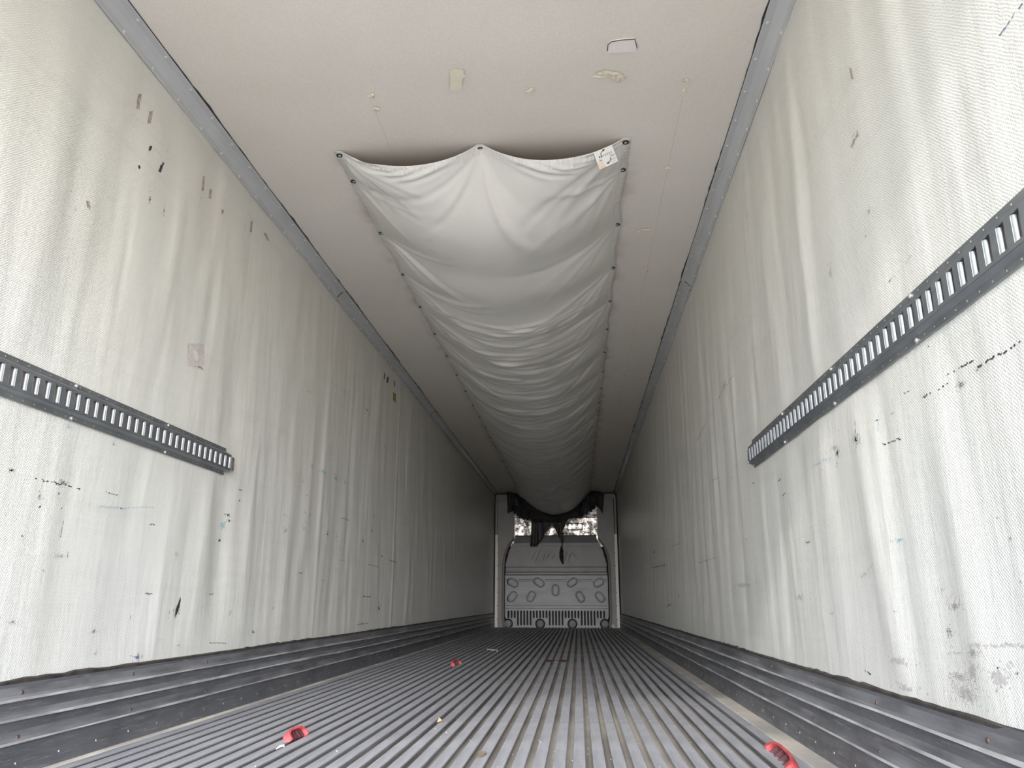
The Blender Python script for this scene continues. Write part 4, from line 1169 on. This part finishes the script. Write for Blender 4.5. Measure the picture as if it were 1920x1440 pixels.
MARKS_RIGHT = [
    ('dots', 1.643, 0.938, 0.0261, 0.0097, 120, 'black'),
    ('streak', 1.824, 0.956, 1.691, 0.955, 0.006, 'black', 0.55),
    ('dots', 1.812, 0.957, 0.0106, 0.003, 22, 'black'),
    ('streak', 1.578, 0.953, 1.396, 0.95, 0.006, 'black', 0.6),
    ('dots', 1.559, 0.952, 0.0177, 0.0041, 40, 'black'),
    ('streak', 1.7, 0.975, 1.576, 0.972, 0.005, 'black', 0.5),
    ('dots', 1.697, 0.975, 0.0058, 0.0022, 8, 'teal'),
    ('dots', 2.251, 0.944, 0.0328, 0.0219, 130, 'black'),
    ('streak', 2.244, 0.996, 2.249, 0.963, 0.004, 'black', 0.8),
    ('dots', 2.443, 0.94, 0.0193, 0.0174, 60, 'black'),
    ('dots', 2.471, 0.962, 0.0545, 0.0112, 50, 'grey'),
    ('streak', 2.685, 0.941, 2.511, 0.94, 0.008, 'teal', 0.6),
    ('streak', 2.787, 0.943, 2.503, 0.934, 0.003, 'teal', 0.5),
    ('streak', 2.088, 0.991, 2.106, 0.938, 0.005, 'teal', 0.6),
    ('dots', 2.103, 0.967, 0.0144, 0.0034, 24, 'black'),
    ('dots', 2.002, 0.962, 0.0114, 0.0026, 16, 'black'),
    ('streak', 2.089, 0.897, 1.971, 0.89, 0.005, 'black', 0.75),
    ('dots', 1.984, 0.892, 0.0126, 0.0026, 16, 'black'),
    ('dots', 1.757, 1.062, 0.0038, 0.0047, 14, 'black'),
    ('streak', 1.92, 0.993, 1.888, 0.991, 0.004, 'black', 0.8),
    ('dots', 2.458, 0.912, 0.0049, 0.0063, 6, 'black'),
    ('streak', 2.482, 0.903, 2.441, 0.902, 0.004, 'grey', 0.8),
    ('dots', 2.405, 1.005, 0.0118, 0.0031, 6, 'grey'),
    ('dots', 1.915, 1.291, 0.0078, 0.0039, 12, 'black'),
    ('streak', 1.914, 1.293, 1.857, 1.298, 0.005, 'grey', 0.5),
    ('streak', 1.824, 1.296, 1.775, 1.301, 0.006, 'grey', 0.6),
    ('dots', 1.975, 1.525, 0.0136, 0.0109, 26, 'grey'),
    ('dots', 2.312, 1.492, 0.023, 0.0315, 50, 'grey'),
    ('dots', 2.018, 1.471, 0.0053, 0.0035, 7, 'black'),
    ('dots', 3.295, 2.215, 0.0292, 0.0159, 14, 'grey'),
    ('streak', 1.286, 1.523, 1.259, 1.524, 0.004, 'blue', 0.85),
    ('streak', 1.259, 1.524, 1.211, 1.525, 0.0045, 'blue', 0.8),
    ('dots', 1.288, 1.523, 0.0022, 0.002, 7, 'black'),
    ('chip', [(1.9716, 1.9809), (1.9591, 1.9712), (1.9538, 1.9348), (1.9661, 1.9442)], 'brown'),
    ('dots', 1.962, 1.948, 0.0124, 0.0142, 26, 'brown'),
    ('chip', [(1.975, 1.7813), (1.9703, 1.7575), (1.9985, 1.764)], 'brown'),
    ('dots', 2.015, 1.768, 0.0365, 0.0157, 46, 'brown'),
    ('dots', 1.984, 1.525, 0.0172, 0.0096, 20, 'grey'),
    ('streak', 5.184, 1.535, 4.744, 1.564, 0.012, 'brown', 0.75),
    ('streak', 4.744, 1.564, 4.427, 1.577, 0.009, 'grey', 0.55),
    ('streak', 4.307, 1.61, 3.853, 1.609, 0.008, 'brown', 0.7),
    ('dots', 4.103, 1.622, 0.0643, 0.0216, 40, 'brown'),
    ('streak', 4.347, 1.598, 4.257, 1.606, 0.01, 'grey', 0.9),
    ('dots', 3.545, 0.755, 0.0452, 0.0045, 40, 'white'),
    ('dots', 3.433, 0.758, 0.0377, 0.0055, 40, 'white'),
    ('dots', 2.852, 0.652, 0.0256, 0.0045, 24, 'white'),
    ('dots', 2.802, 0.755, 0.0625, 0.0071, 40, 'white'),
    ('dots', 4.194, 1.122, 0.0144, 0.0027, 4, 'black'),
    ('dots', 4.105, 1.119, 0.0138, 0.0027, 4, 'black'),
    ('streak', 3.191, 0.965, 3.146, 0.969, 0.006, 'black', 1),
    ('streak', 3.146, 0.901, 3.08, 0.903, 0.005, 'black', 0.9),
    ('dots', 3.627, 1.023, 0.0268, 0.0035, 6, 'black'),
    ('streak', 2.91, 0.697, 2.828, 0.7, 0.006, 'black', 0.7),
    ('dots', 4.056, 0.573, 0.3009, 0.0115, 40, 'grey'),
    ('streak', 8.859, 0.849, 7.454, 0.822, 0.012, 'black', 0.7),
    ('streak', 7.543, 0.449, 7.189, 0.469, 0.012, 'black', 0.9),
    ('dots', 8.469, 1.0, 0.1168, 0.0216, 12, 'black'),
    ('streak', 5.427, 0.743, 4.732, 0.745, 0.005, 'black', 0.6),
    ('streak', 7.082, 0.958, 6.339, 0.939, 0.006, 'black', 0.5),
    ('streak', 4.644, 1.187, 4.466, 1.178, 0.006, 'black', 0.7),
    ('streak', 5.129, 1.221, 4.87, 1.214, 0.004, 'white', 0.8),
    ('streak', 4.141, 1.029, 3.769, 1.019, 0.003, 'white', 0.8),
    ('streak', 3.751, 0.943, 3.57, 0.94, 0.004, 'white', 0.8),
    ('dots', 3.573, 0.96, 0.0155, 0.0057, 10, 'white'),
    ('streak', 5.826, 1.17, 5.366, 1.171, 0.004, 'white', 0.7),
    ('dots', 6.557, 0.534, 0.0686, 0.0291, 16, 'grey'),
    ('dots', 4.446, 0.452, 0.0311, 0.014, 10, 'white'),
    ('dots', 3.873, 0.783, 0.018, 0.0049, 5, 'black'),
    ('dots', 1.824, 0.308, 0.0902, 0.0318, 420, 'dirt'),
    ('dots', 1.84, 0.338, 0.0698, 0.0167, 140, 'dirt'),
    ('dots', 1.769, 0.357, 0.0345, 0.0267, 120, 'dirt'),
    ('dots', 1.816, 0.485, 0.0447, 0.0145, 80, 'dirt'),
    ('dots', 1.864, 0.43, 0.0234, 0.0262, 90, 'dirt'),
    ('dots', 1.752, 0.393, 0.0454, 0.0159, 90, 'dirt'),
    ('streak', 1.767, 0.41, 1.714, 0.409, 0.012, 'dirt', 0.9),
    ('streak', 1.714, 0.409, 1.566, 0.419, 0.008, 'grey', 0.7),
    ('dots', 1.661, 0.354, 0.0604, 0.0299, 100, 'grey'),
    ('dots', 1.6, 0.367, 0.0037, 0.0038, 10, 'black'),
    ('dots', 1.663, 0.371, 0.0051, 0.0025, 8, 'black'),
    ('streak', 1.887, 0.384, 1.707, 0.398, 0.004, 'grey', 0.6),
    ('streak', 2.365, 0.563, 2.238, 0.595, 0.005, 'grey', 0.6),
    ('dots', 2.333, 0.568, 0.0337, 0.0073, 18, 'grey'),
    ('dots', 2.136, 0.471, 0.0173, 0.0026, 18, 'grey'),
    ('streak', 2.429, 0.303, 2.379, 0.3, 0.006, 'black', 0.9),
    ('dots', 2.15, 0.349, 0.1039, 0.0105, 40, 'grey'),
    ('dots', 2.064, 0.645, 0.043, 0.0052, 18, 'teal'),
    ('streak', 2.343, 0.652, 2.311, 0.609, 0.004, 'grey', 0.5),
    ('dots', 2.138, 0.287, 0.1018, 0.0091, 30, 'grey'),
    ('dots', 2.67, 0.458, 0.0384, 0.005, 12, 'grey'),
    ('dots', 3.026, 0.51, 0.107, 0.0095, 14, 'grey'),
    ('dots', 1.549, 0.61, 0.0128, 0.0048, 16, 'grey'),
    ('dots', 1.584, 0.653, 0.0096, 0.004, 10, 'grey'),
    ('dots', 1.538, 0.532, 0.0071, 0.0047, 12, 'grey'),
    ('dots', 1.831, 0.516, 0.0762, 0.0283, 60, 'pale'),
]
MARKS_CEILING = [
    ('patch', [(0.592, 2.5897), (0.6039, 2.5725), (0.6432, 2.5667), (0.6949, 2.565), (0.7066, 2.6112), (0.7064, 2.6391), (0.5915, 2.636)]),
    ('tear', [(0.5276, 2.7815), (0.5493, 2.7561), (0.5843, 2.7421), (0.6243, 2.752), (0.661, 2.7787), (0.6774, 2.7937), (0.6548, 2.83), (0.6218, 2.796), (0.5901, 2.7831)]),
    ('tear', [(0.2415, 2.8535), (0.2608, 2.8407), (0.282, 2.8316), (0.2909, 2.8359), (0.2804, 2.8603), (0.2569, 2.8657)]),
    ('tape', [(-0.0612, 2.6931), (-0.037, 2.6817), (-0.0027, 2.6911), (0.0026, 2.7321), (-0.0153, 2.7617), (-0.0247, 2.8103), (-0.0635, 2.8216), (-0.0767, 2.8025), (-0.0626, 2.7578)]),
    ('tear', [(-0.4431, 2.8273), (-0.4244, 2.8105), (-0.4069, 2.8156), (-0.419, 2.8441), (-0.435, 2.8503)]),
    ('tear', [(-0.4503, 2.9176), (-0.4226, 2.9044), (-0.4108, 2.9247), (-0.429, 2.9389)]),
    ('tear', [(0.9103, 2.8333), (0.9247, 2.824), (0.9459, 2.8327), (0.9433, 2.8464), (0.9212, 2.8481)]),
    ('tear', [(0.9171, 2.9047), (0.929, 2.8912), (0.9452, 2.9106)]),
    ('tear', [(0.9113, 3.5173), (0.9291, 3.5087), (0.9438, 3.5199), (0.9298, 3.5389)]),
    ('tear', [(0.8095, 4.2213), (0.8329, 4.1957), (0.8665, 4.1847), (0.9068, 4.1812), (0.9055, 4.2015), (0.8561, 4.2112), (0.8264, 4.2365)]),
    ('tear', [(0.9134, 4.7594), (0.9303, 4.7522), (0.939, 4.8131), (0.924, 4.8032)]),
    ('tear', [(0.9059, 5.3881), (0.9208, 5.3765), (0.9375, 5.3906), (0.923, 5.4066)]),
    ('tear', [(0.8992, 6.0185), (0.9156, 6.0042), (0.9341, 6.0213), (0.918, 6.041)]),
    ('tear', [(0.9033, 6.632), (0.9212, 6.6148), (0.9415, 6.635), (0.9239, 6.6587)]),
    ('tear', [(0.8965, 7.2678), (0.916, 7.2472), (0.938, 7.271), (0.9189, 7.2992)]),
    ('tear', [(0.8844, 7.8759), (0.9055, 7.8519), (0.9292, 7.8794), (0.9086, 7.9123)]),
]
WEAVE = 0.0095


def put_marks(marks, wall_o, surf, s):
    rg = random.Random(5 if s < 0 else 9)
    def P(y, z, d): return (surf(y, z) - s*d, y, z)
    def disc(mb, y, z, ry, rz, d=0.0007, n=6, rot=0.0):
        vs_ = []
        for t in range(n):
            a = t*math.tau/n + rot; k = rg.uniform(0.7, 1.15)
            vs_.append(P(y + ry*k*math.cos(a), z + rz*k*math.sin(a), d))
        mb.add(vs_, [tuple(range(n)) if s < 0 else tuple(range(n-1, -1, -1))])
    for mk in marks:
        mb = MB(); kind = mk[0]
        if kind == 'dots':
            _, yc, zc, ry, rz, n, col = mk
            for k in range(n):
                a = rg.uniform(0, math.tau); r = min(abs(rg.gauss(0, 0.58)), 1.25)
                y = yc + ry*r*math.cos(a); z = zc + rz*r*math.sin(a)
                if ry > 0.02:        # paint catches on the raised weave
                    y = round(y/(WEAVE/2))*(WEAVE/2); z = round(z/(WEAVE/2))*(WEAVE/2)
                q = min(1.0, max(ry, rz)/0.02)
                sz = min(0.010, max(0.0011, 0.40*math.sqrt(4*ry*rz/n)))*rg.uniform(0.5, 1.15)*(1.3 if r < 0.35 else 0.8)
                disc(mb, y, z, sz*1.3, sz)
            nm = 'scuff_mark'
        elif kind == 'streak':
            _, ya, za, yb_, zb, w, col, cov = mk
            L_ = math.hypot(yb_ - ya, zb - za); n = max(3, int(L_/0.006))
            dy, dz = (yb_ - ya)/L_, (zb - za)/L_
            for k in range(n):
                if rg.random() > cov: continue
                t = (k + 0.5)/n; j = rg.gauss(0, w*0.25)
                h = w*0.5*rg.uniform(0.35, 1.0); l = L_/n*rg.uniform(0.5, 0.75)
                y = ya + dy*L_*t - dz*j; z = za + dz*L_*t + dy*j
                q = [(-l, -h*0.5), (0, -h), (l, -h*0.4), (l*0.9, h*0.5), (0, h), (-l, h*0.5)]
                f = [P(y + a*dy - b*dz, z + a*dz + b*dy, 0.0007) for a, b in q]
                mb.add(f, [tuple(range(6)) if s < 0 else tuple(range(5, -1, -1))])
            nm = 'scuff_streak'
        else:
            _, pts, col = mk
            cy_ = sum(p[0] for p in pts)/len(pts); cz_ = sum(p[1] for p in pts)/len(pts)
            out = []
            for i in range(len(pts)):
                a, b = pts[i], pts[(i+1) % len(pts)]
                for t in (0, 0.33, 0.66):
                    out.append((a[0] + (b[0]-a[0])*t + rg.uniform(-0.001, 0.001), a[1] + (b[1]-a[1])*t + rg.uniform(-0.0012, 0.0012)))
            vs_ = [P(y, z, 0.0009) for y, z in out] + [P(cy_, cz_, 0.0004)]
            n = len(out)
            mb.add(vs_, [((i, (i+1) % n, n) if s < 0 else ((i+1) % n, i, n)) for i in range(n)])
            if kind == 'chip':      # frayed rim
                for i in range(0, n, 1):
                    if rg.random() < 0.5:
                        y, z = out[i]; disc(mb, y, z, 0.0022, 0.0035, 0.0013, 5)
            nm = {'hole': 'torn_hole', 'chip': 'liner_chip', 'smear': 'rubber_smear'}[kind]
        if mb.v: mb.build(nm, MARK[col], wall_o)


put_marks(MARKS_LEFT, wall_left, surf_left, -1)
put_marks(MARKS_RIGHT, wall_right, surf_right, 1)

for kind, pts in MARKS_CEILING:
    cx_ = sum(p[0] for p in pts)/len(pts); cy_ = sum(p[1] for p in pts)/len(pts)
    rg = random.Random(int(cx_*1000))
    out = []
    for i in range(len(pts)):
        a, b = pts[i], pts[(i+1) % len(pts)]
        for t in (0, 0.25, 0.5, 0.75):
            j = 0.0 if kind == 'patch' else 0.004
            out.append((a[0] + (b[0]-a[0])*t + rg.uniform(-j, j), a[1] + (b[1]-a[1])*t + rg.uniform(-j, j)))
    n = len(out)
    if kind == 'patch':
        # let-in piece: recessed a little, dark gap on three sides
        d0, d1 = 0.0048, 0.0062
        V = [(x, y, ZC - d1) for x, y in out] + [(cx_, cy_, ZC - d1)] + [(x, y, ZC + 0.004) for x, y in out]
        F = [((i+1) % n, i, n) for i in range(n)] + [(i, (i+1) % n, n+1+(i+1) % n, n+1+i) for i in range(n)]
        o = obj('let_in_patch', V, F, LINER, ceiling)
        g = MB()
        for i in range(n):
            a, b = out[i], out[(i+1) % n]
            if (a[1] + b[1])/2 > cy_ + 0.022: continue
            g.tube([(a[0], a[1], ZC - 0.0055), (b[0], b[1], ZC - 0.0055)], 0.0019, 5)
        g.build('patch_gap', TRIM_DARK, ceiling)
    else:
        V = [(x, y, ZC - 0.0050) for x, y in out] + [(cx_ + (x-cx_)*0.6, cy_ + (y-cy_)*0.6, ZC - (0.0075 + rg.uniform(0, 0.003) if kind == 'tear' else 0.0056)) for x, y in out]
        F = [((i+1) % n, i, n+i, n+(i+1) % n) for i in range(n)] + [tuple(range(2*n-1, n-1, -1))]
        obj('torn_liner' if kind == 'tear' else 'tape_piece', V, F, PLY if kind == 'tear' else TAPE, ceiling)

# paper remnant and yellow sticker on the left wall
def on_left(pts, d): return [(surf_left(y, z) + d, y, z) for y, z in pts]
def sticker(name, quad, mat, n=6):
    V = []
    (a, b, c, d_) = quad
    for i in range(n+1):
        for j in range(n+1):
            u, w = i/n, j/n
            y = (a[0]*(1-u) + b[0]*u)*(1-w) + (d_[0]*(1-u) + c[0]*u)*w; z = (a[1]*(1-u) + b[1]*u)*(1-w) + (d_[1]*(1-u) + c[1]*u)*w
            V.append((surf_left(y, z) + 0.0011, y, z))
    F = [(i*(n+1)+j, i*(n+1)+j+1, (i+1)*(n+1)+j+1, (i+1)*(n+1)+j) for i in range(n) for j in range(n)]
    return obj(name, V, F, mat)
def bar(parent, pts, w, mat, name='print', d=0.0018):
    V = []
    for k, (y, z) in enumerate(pts):
        a = pts[max(k-1, 0)]; b = pts[min(k+1, len(pts)-1)]; L_ = math.hypot(b[0]-a[0], b[1]-a[1]); ty, tz = (b[0]-a[0])/L_, (b[1]-a[1])/L_
        V += on_left([(y - tz*w, z + ty*w), (y + tz*w, z - ty*w)], d)
    return obj(name, V, [(2*k, 2*k+1, 2*k+3, 2*k+2) for k in range(len(pts)-1)], mat, parent)
st = sticker('sticker_remnant', [(3.051, 1.571), (3.194, 1.619), (3.217, 1.522), (3.079, 1.475)], STICKER)
tag(st, 'faded square paper sticker remnant on the left wall, torn in its middle', 'sticker')
hole = [(3.10, 1.562), (3.125, 1.568), (3.155, 1.557), (3.160, 1.535), (3.148, 1.520), (3.130, 1.518), (3.112, 1.528), (3.103, 1.545)]
obj('torn_middle', on_left(hole, 0.0018), [tuple(range(8))], WALL, st)
bar(st, [(3.103, 1.566), (3.128, 1.571), (3.158, 1.559), (3.163, 1.535), (3.152, 1.520)], 0.0016, MARK['grey'], 'torn_edge')
for (y, z) in ((3.160, 1.589), (3.170, 1.583), (3.178, 1.575), (3.185, 1.566)):
    bar(st, [(y, z), (y + 0.012, z + 0.010)], 0.0016, MARK['grey'])
bar(st, [(3.051, 1.571), (3.194, 1.619)], 0.0012, MARK['grey'], 'edge_line'); bar(st, [(3.053, 1.570), (3.079, 1.477)], 0.0014, MARK['grey'], 'edge_line'); bar(st, [(3.16, 1.50), (3.185, 1.506), (3.205, 1.50)], 0.004, MARK['tan'], 'stain')
ys_ = sticker('yellow_sticker', [(6.770, 2.358), (6.897, 2.372), (6.900, 2.285), (6.784, 2.280)], YELLOW)
tag(ys_, 'small olive yellow warning sticker high on the left wall', 'sticker')
for k in range(3):
    bar(ys_, [(6.79, 2.345 - 0.022*k), (6.88, 2.352 - 0.022*k)], 0.004, INK)

# ------------------------------------------------------------------ debris on the floor
def red_cap(loc, rotz, L_, W_, H_, label, tilt=0.0, name='plastic_fragment'):
    """broken ribbed plastic cap: rim, skirt and inner ribs, lying on its side in a floor channel"""
    root = empty(name, loc); root.rotation_euler = (tilt, 0, rotz)
    tag(root, label, 'plastic fragment', 'broken red plastic pieces on the floor')
    n = 14; out = []
    for k in range(n+1):
        a = math.pi*k/n; out.append((L_/2*math.copysign(abs(math.cos(a))**0.6, math.cos(a)), W_*math.sin(a)**0.7))
    V = []; F = []
    for (x, y) in out: V += [(x, y, 0.0), (x*1.0, y, H_), (x*0.86, y*0.80, H_), (x*0.86, y*0.80, 0.006)]
    for k in range(n):
        for r in range(3): F.append((k*4+r, (k+1)*4+r, (k+1)*4+r+1, k*4+r+1))
    obj('rim', V, F, RED, root, False)
    ins = [(x*0.86, y*0.80, 0.006) for x, y in out]
    obj('inner_face', ins + [(0, 0, 0.006)], [(k, k+1, n+1) for k in range(n)], RED_DARK, root)
    for k in range(4):
        x = -L_*0.28 + L_*0.56*k/3
        MB().box((x - 0.003, 0.002, 0.004), (x + 0.003, W_*0.72, H_*0.75)).build('rib', RED_DARK, root)
    return root
red_cap((-0.640, 3.06, -0.014), math.radians(84), 0.145, 0.042, 0.030, 'red ribbed plastic cap with a dark inside, nearest the left wall', math.radians(48))
red_cap((1.072, 2.82, -0.016), math.radians(-93), 0.38, 0.046, 0.028, 'largest red ribbed plastic piece, beside the dusty edge strip on the right', math.radians(32))
red_cap((-0.565, 6.52, -0.016), math.radians(84), 0.22, 0.048, 0.030, 'small dark red plastic piece far back on the left of the floor', math.radians(45))
lk = empty('linked_red_clips', (0.235, 6.90, 0.001)); tag(lk, 'two small red clips joined by a thin dark rod, far back mid floor', 'plastic clip')
for x in (-0.062, 0.058):
    MB().add([(x-0.020, -0.02, -0.010), (x+0.020, -0.02, -0.010), (x+0.024, 0.03, 0.014), (x-0.024, 0.03, 0.014), (x-0.016, -0.008, 0.004), (x+0.016, -0.008, 0.004)], [(0, 1, 2, 3), (0, 4, 5, 1), (0, 3, 4), (1, 5, 2), (4, 3, 2, 5)]).build('clip', RED_DARK, lk)
MB().tube([(-0.05, 0.02, 0.006), (-0.01, 0.012, 0.005), (0.05, 0.022, 0.007)], 0.003, 6).build('rod', BLACKPAINT, lk)
MB().box((-0.018, -0.020, 0.0), (0.016, -0.006, 0.004)).build('chip', BLACKPAINT, lk)
rf_ = MB().add([(0.342, 2.815, -0.020), (0.373, 2.815, -0.020), (0.377, 2.842, -0.008), (0.339, 2.842, -0.008), (0.342, 2.812, -0.023), (0.373, 2.812, -0.023)], [(0, 1, 2, 3), (0, 4, 5, 1)]).build('red_plastic_flake', RED)
tag(rf_, 'tiny red plastic flake lying in a floor channel near the front edge', 'plastic flake')
lf = MB().add([(-0.175, 3.46, 0.002), (-0.150, 3.475, 0.012), (-0.128, 3.56, 0.016), (-0.155, 3.50, 0.004), (-0.178, 3.53, 0.014), (-0.160, 3.485, 0.003)], [(0, 1, 5), (1, 2, 3), (1, 3, 5), (5, 3, 4), (0, 5, 4)]).build('dry_leaf', LEAF)
tag(lf, 'curled tan dry leaf on the floor rails', 'leaf')
ws = MB().tube([(-0.636, 2.86, -0.006), (-0.628, 2.873, 0.001), (-0.619, 2.886, 0.002), (-0.614, 2.882, -0.006)], [0.002, 0.004, 0.004, 0.002], 6).build('white_scrap', WHITEBIT)
tag(ws, 'small crumpled white scrap beside the red cap on the left', 'scrap')
sg = MB().tube([(-0.55, 8.55, 0.003), (-0.49, 8.42, 0.004), (-0.44, 8.36, 0.006), (-0.41, 8.30, 0.012), (-0.40, 8.16, 0.003)], 0.0045, 6).build('string_end', WHITEBIT)
tag(sg, 'short pale piece of string far back on the floor rails', 'string')
bl = MB().add([(0.085, 2.74, 0.001), (0.105, 2.75, 0.002), (0.112, 2.80, 0.009), (0.098, 2.84, 0.003), (0.086, 2.80, 0.012)], [(0, 1, 4), (1, 2, 4), (2, 3, 4), (0, 4, 3)]).build('brown_leaf_scrap', BROWNBIT)
tag(bl, 'dark brown leaf scrap on a rail at the near middle', 'leaf')
wb = MB().add([(1.05, 15.60, 0.0), (1.13, 15.60, 0.0), (1.12, 15.66, 0.0), (1.05, 15.66, 0.0), (1.06, 15.61, 0.07), (1.115, 15.62, 0.055), (1.10, 15.655, 0.05), (1.06, 15.65, 0.06)],
     [(0, 1, 5, 4), (1, 2, 6, 5), (2, 3, 7, 6), (3, 0, 4, 7), (4, 5, 6, 7), (3, 2, 1, 0)]).build('white_block', WHITEBIT)
tag(wb, 'white broken lump against the foot of the bulkhead on the right', 'lump')
gb = MB()
rg = random.Random(3)
for k in range(420):
    c = rg.choice(x_rail) + PITCH/2; x = c + rg.uniform(-0.012, 0.012); y = 2.5 + 5*rg.random()**2.2; z = -0.0255
    if rg.random() < 0.3: x = rg.uniform(-0.7, 1.1); z = 0.0002; 
    if z > -0.01 and min(abs(x - q) for q in x_rail) > 0.017: continue
    r = rg.uniform(0.0009, 0.0028)
    gb.add([(x-r, y-r, z), (x+r, y-r*0.6, z), (x+r*0.7, y+r, z), (x-r, y+r*0.8, z), (x, y, z+r*1.2)], [(0, 1, 4), (1, 2, 4), (2, 3, 4), (3, 0, 4)])
g = gb.build('grit', simple('mixed_grit', (0.16, 0.14, 0.12), (0.75, 0.73, 0.70), 0.7, 0, 30, lo=0.48, hi=0.52))
tag(g, 'loose grit and crumbs scattered along the floor channels', 'grit', kind='stuff')
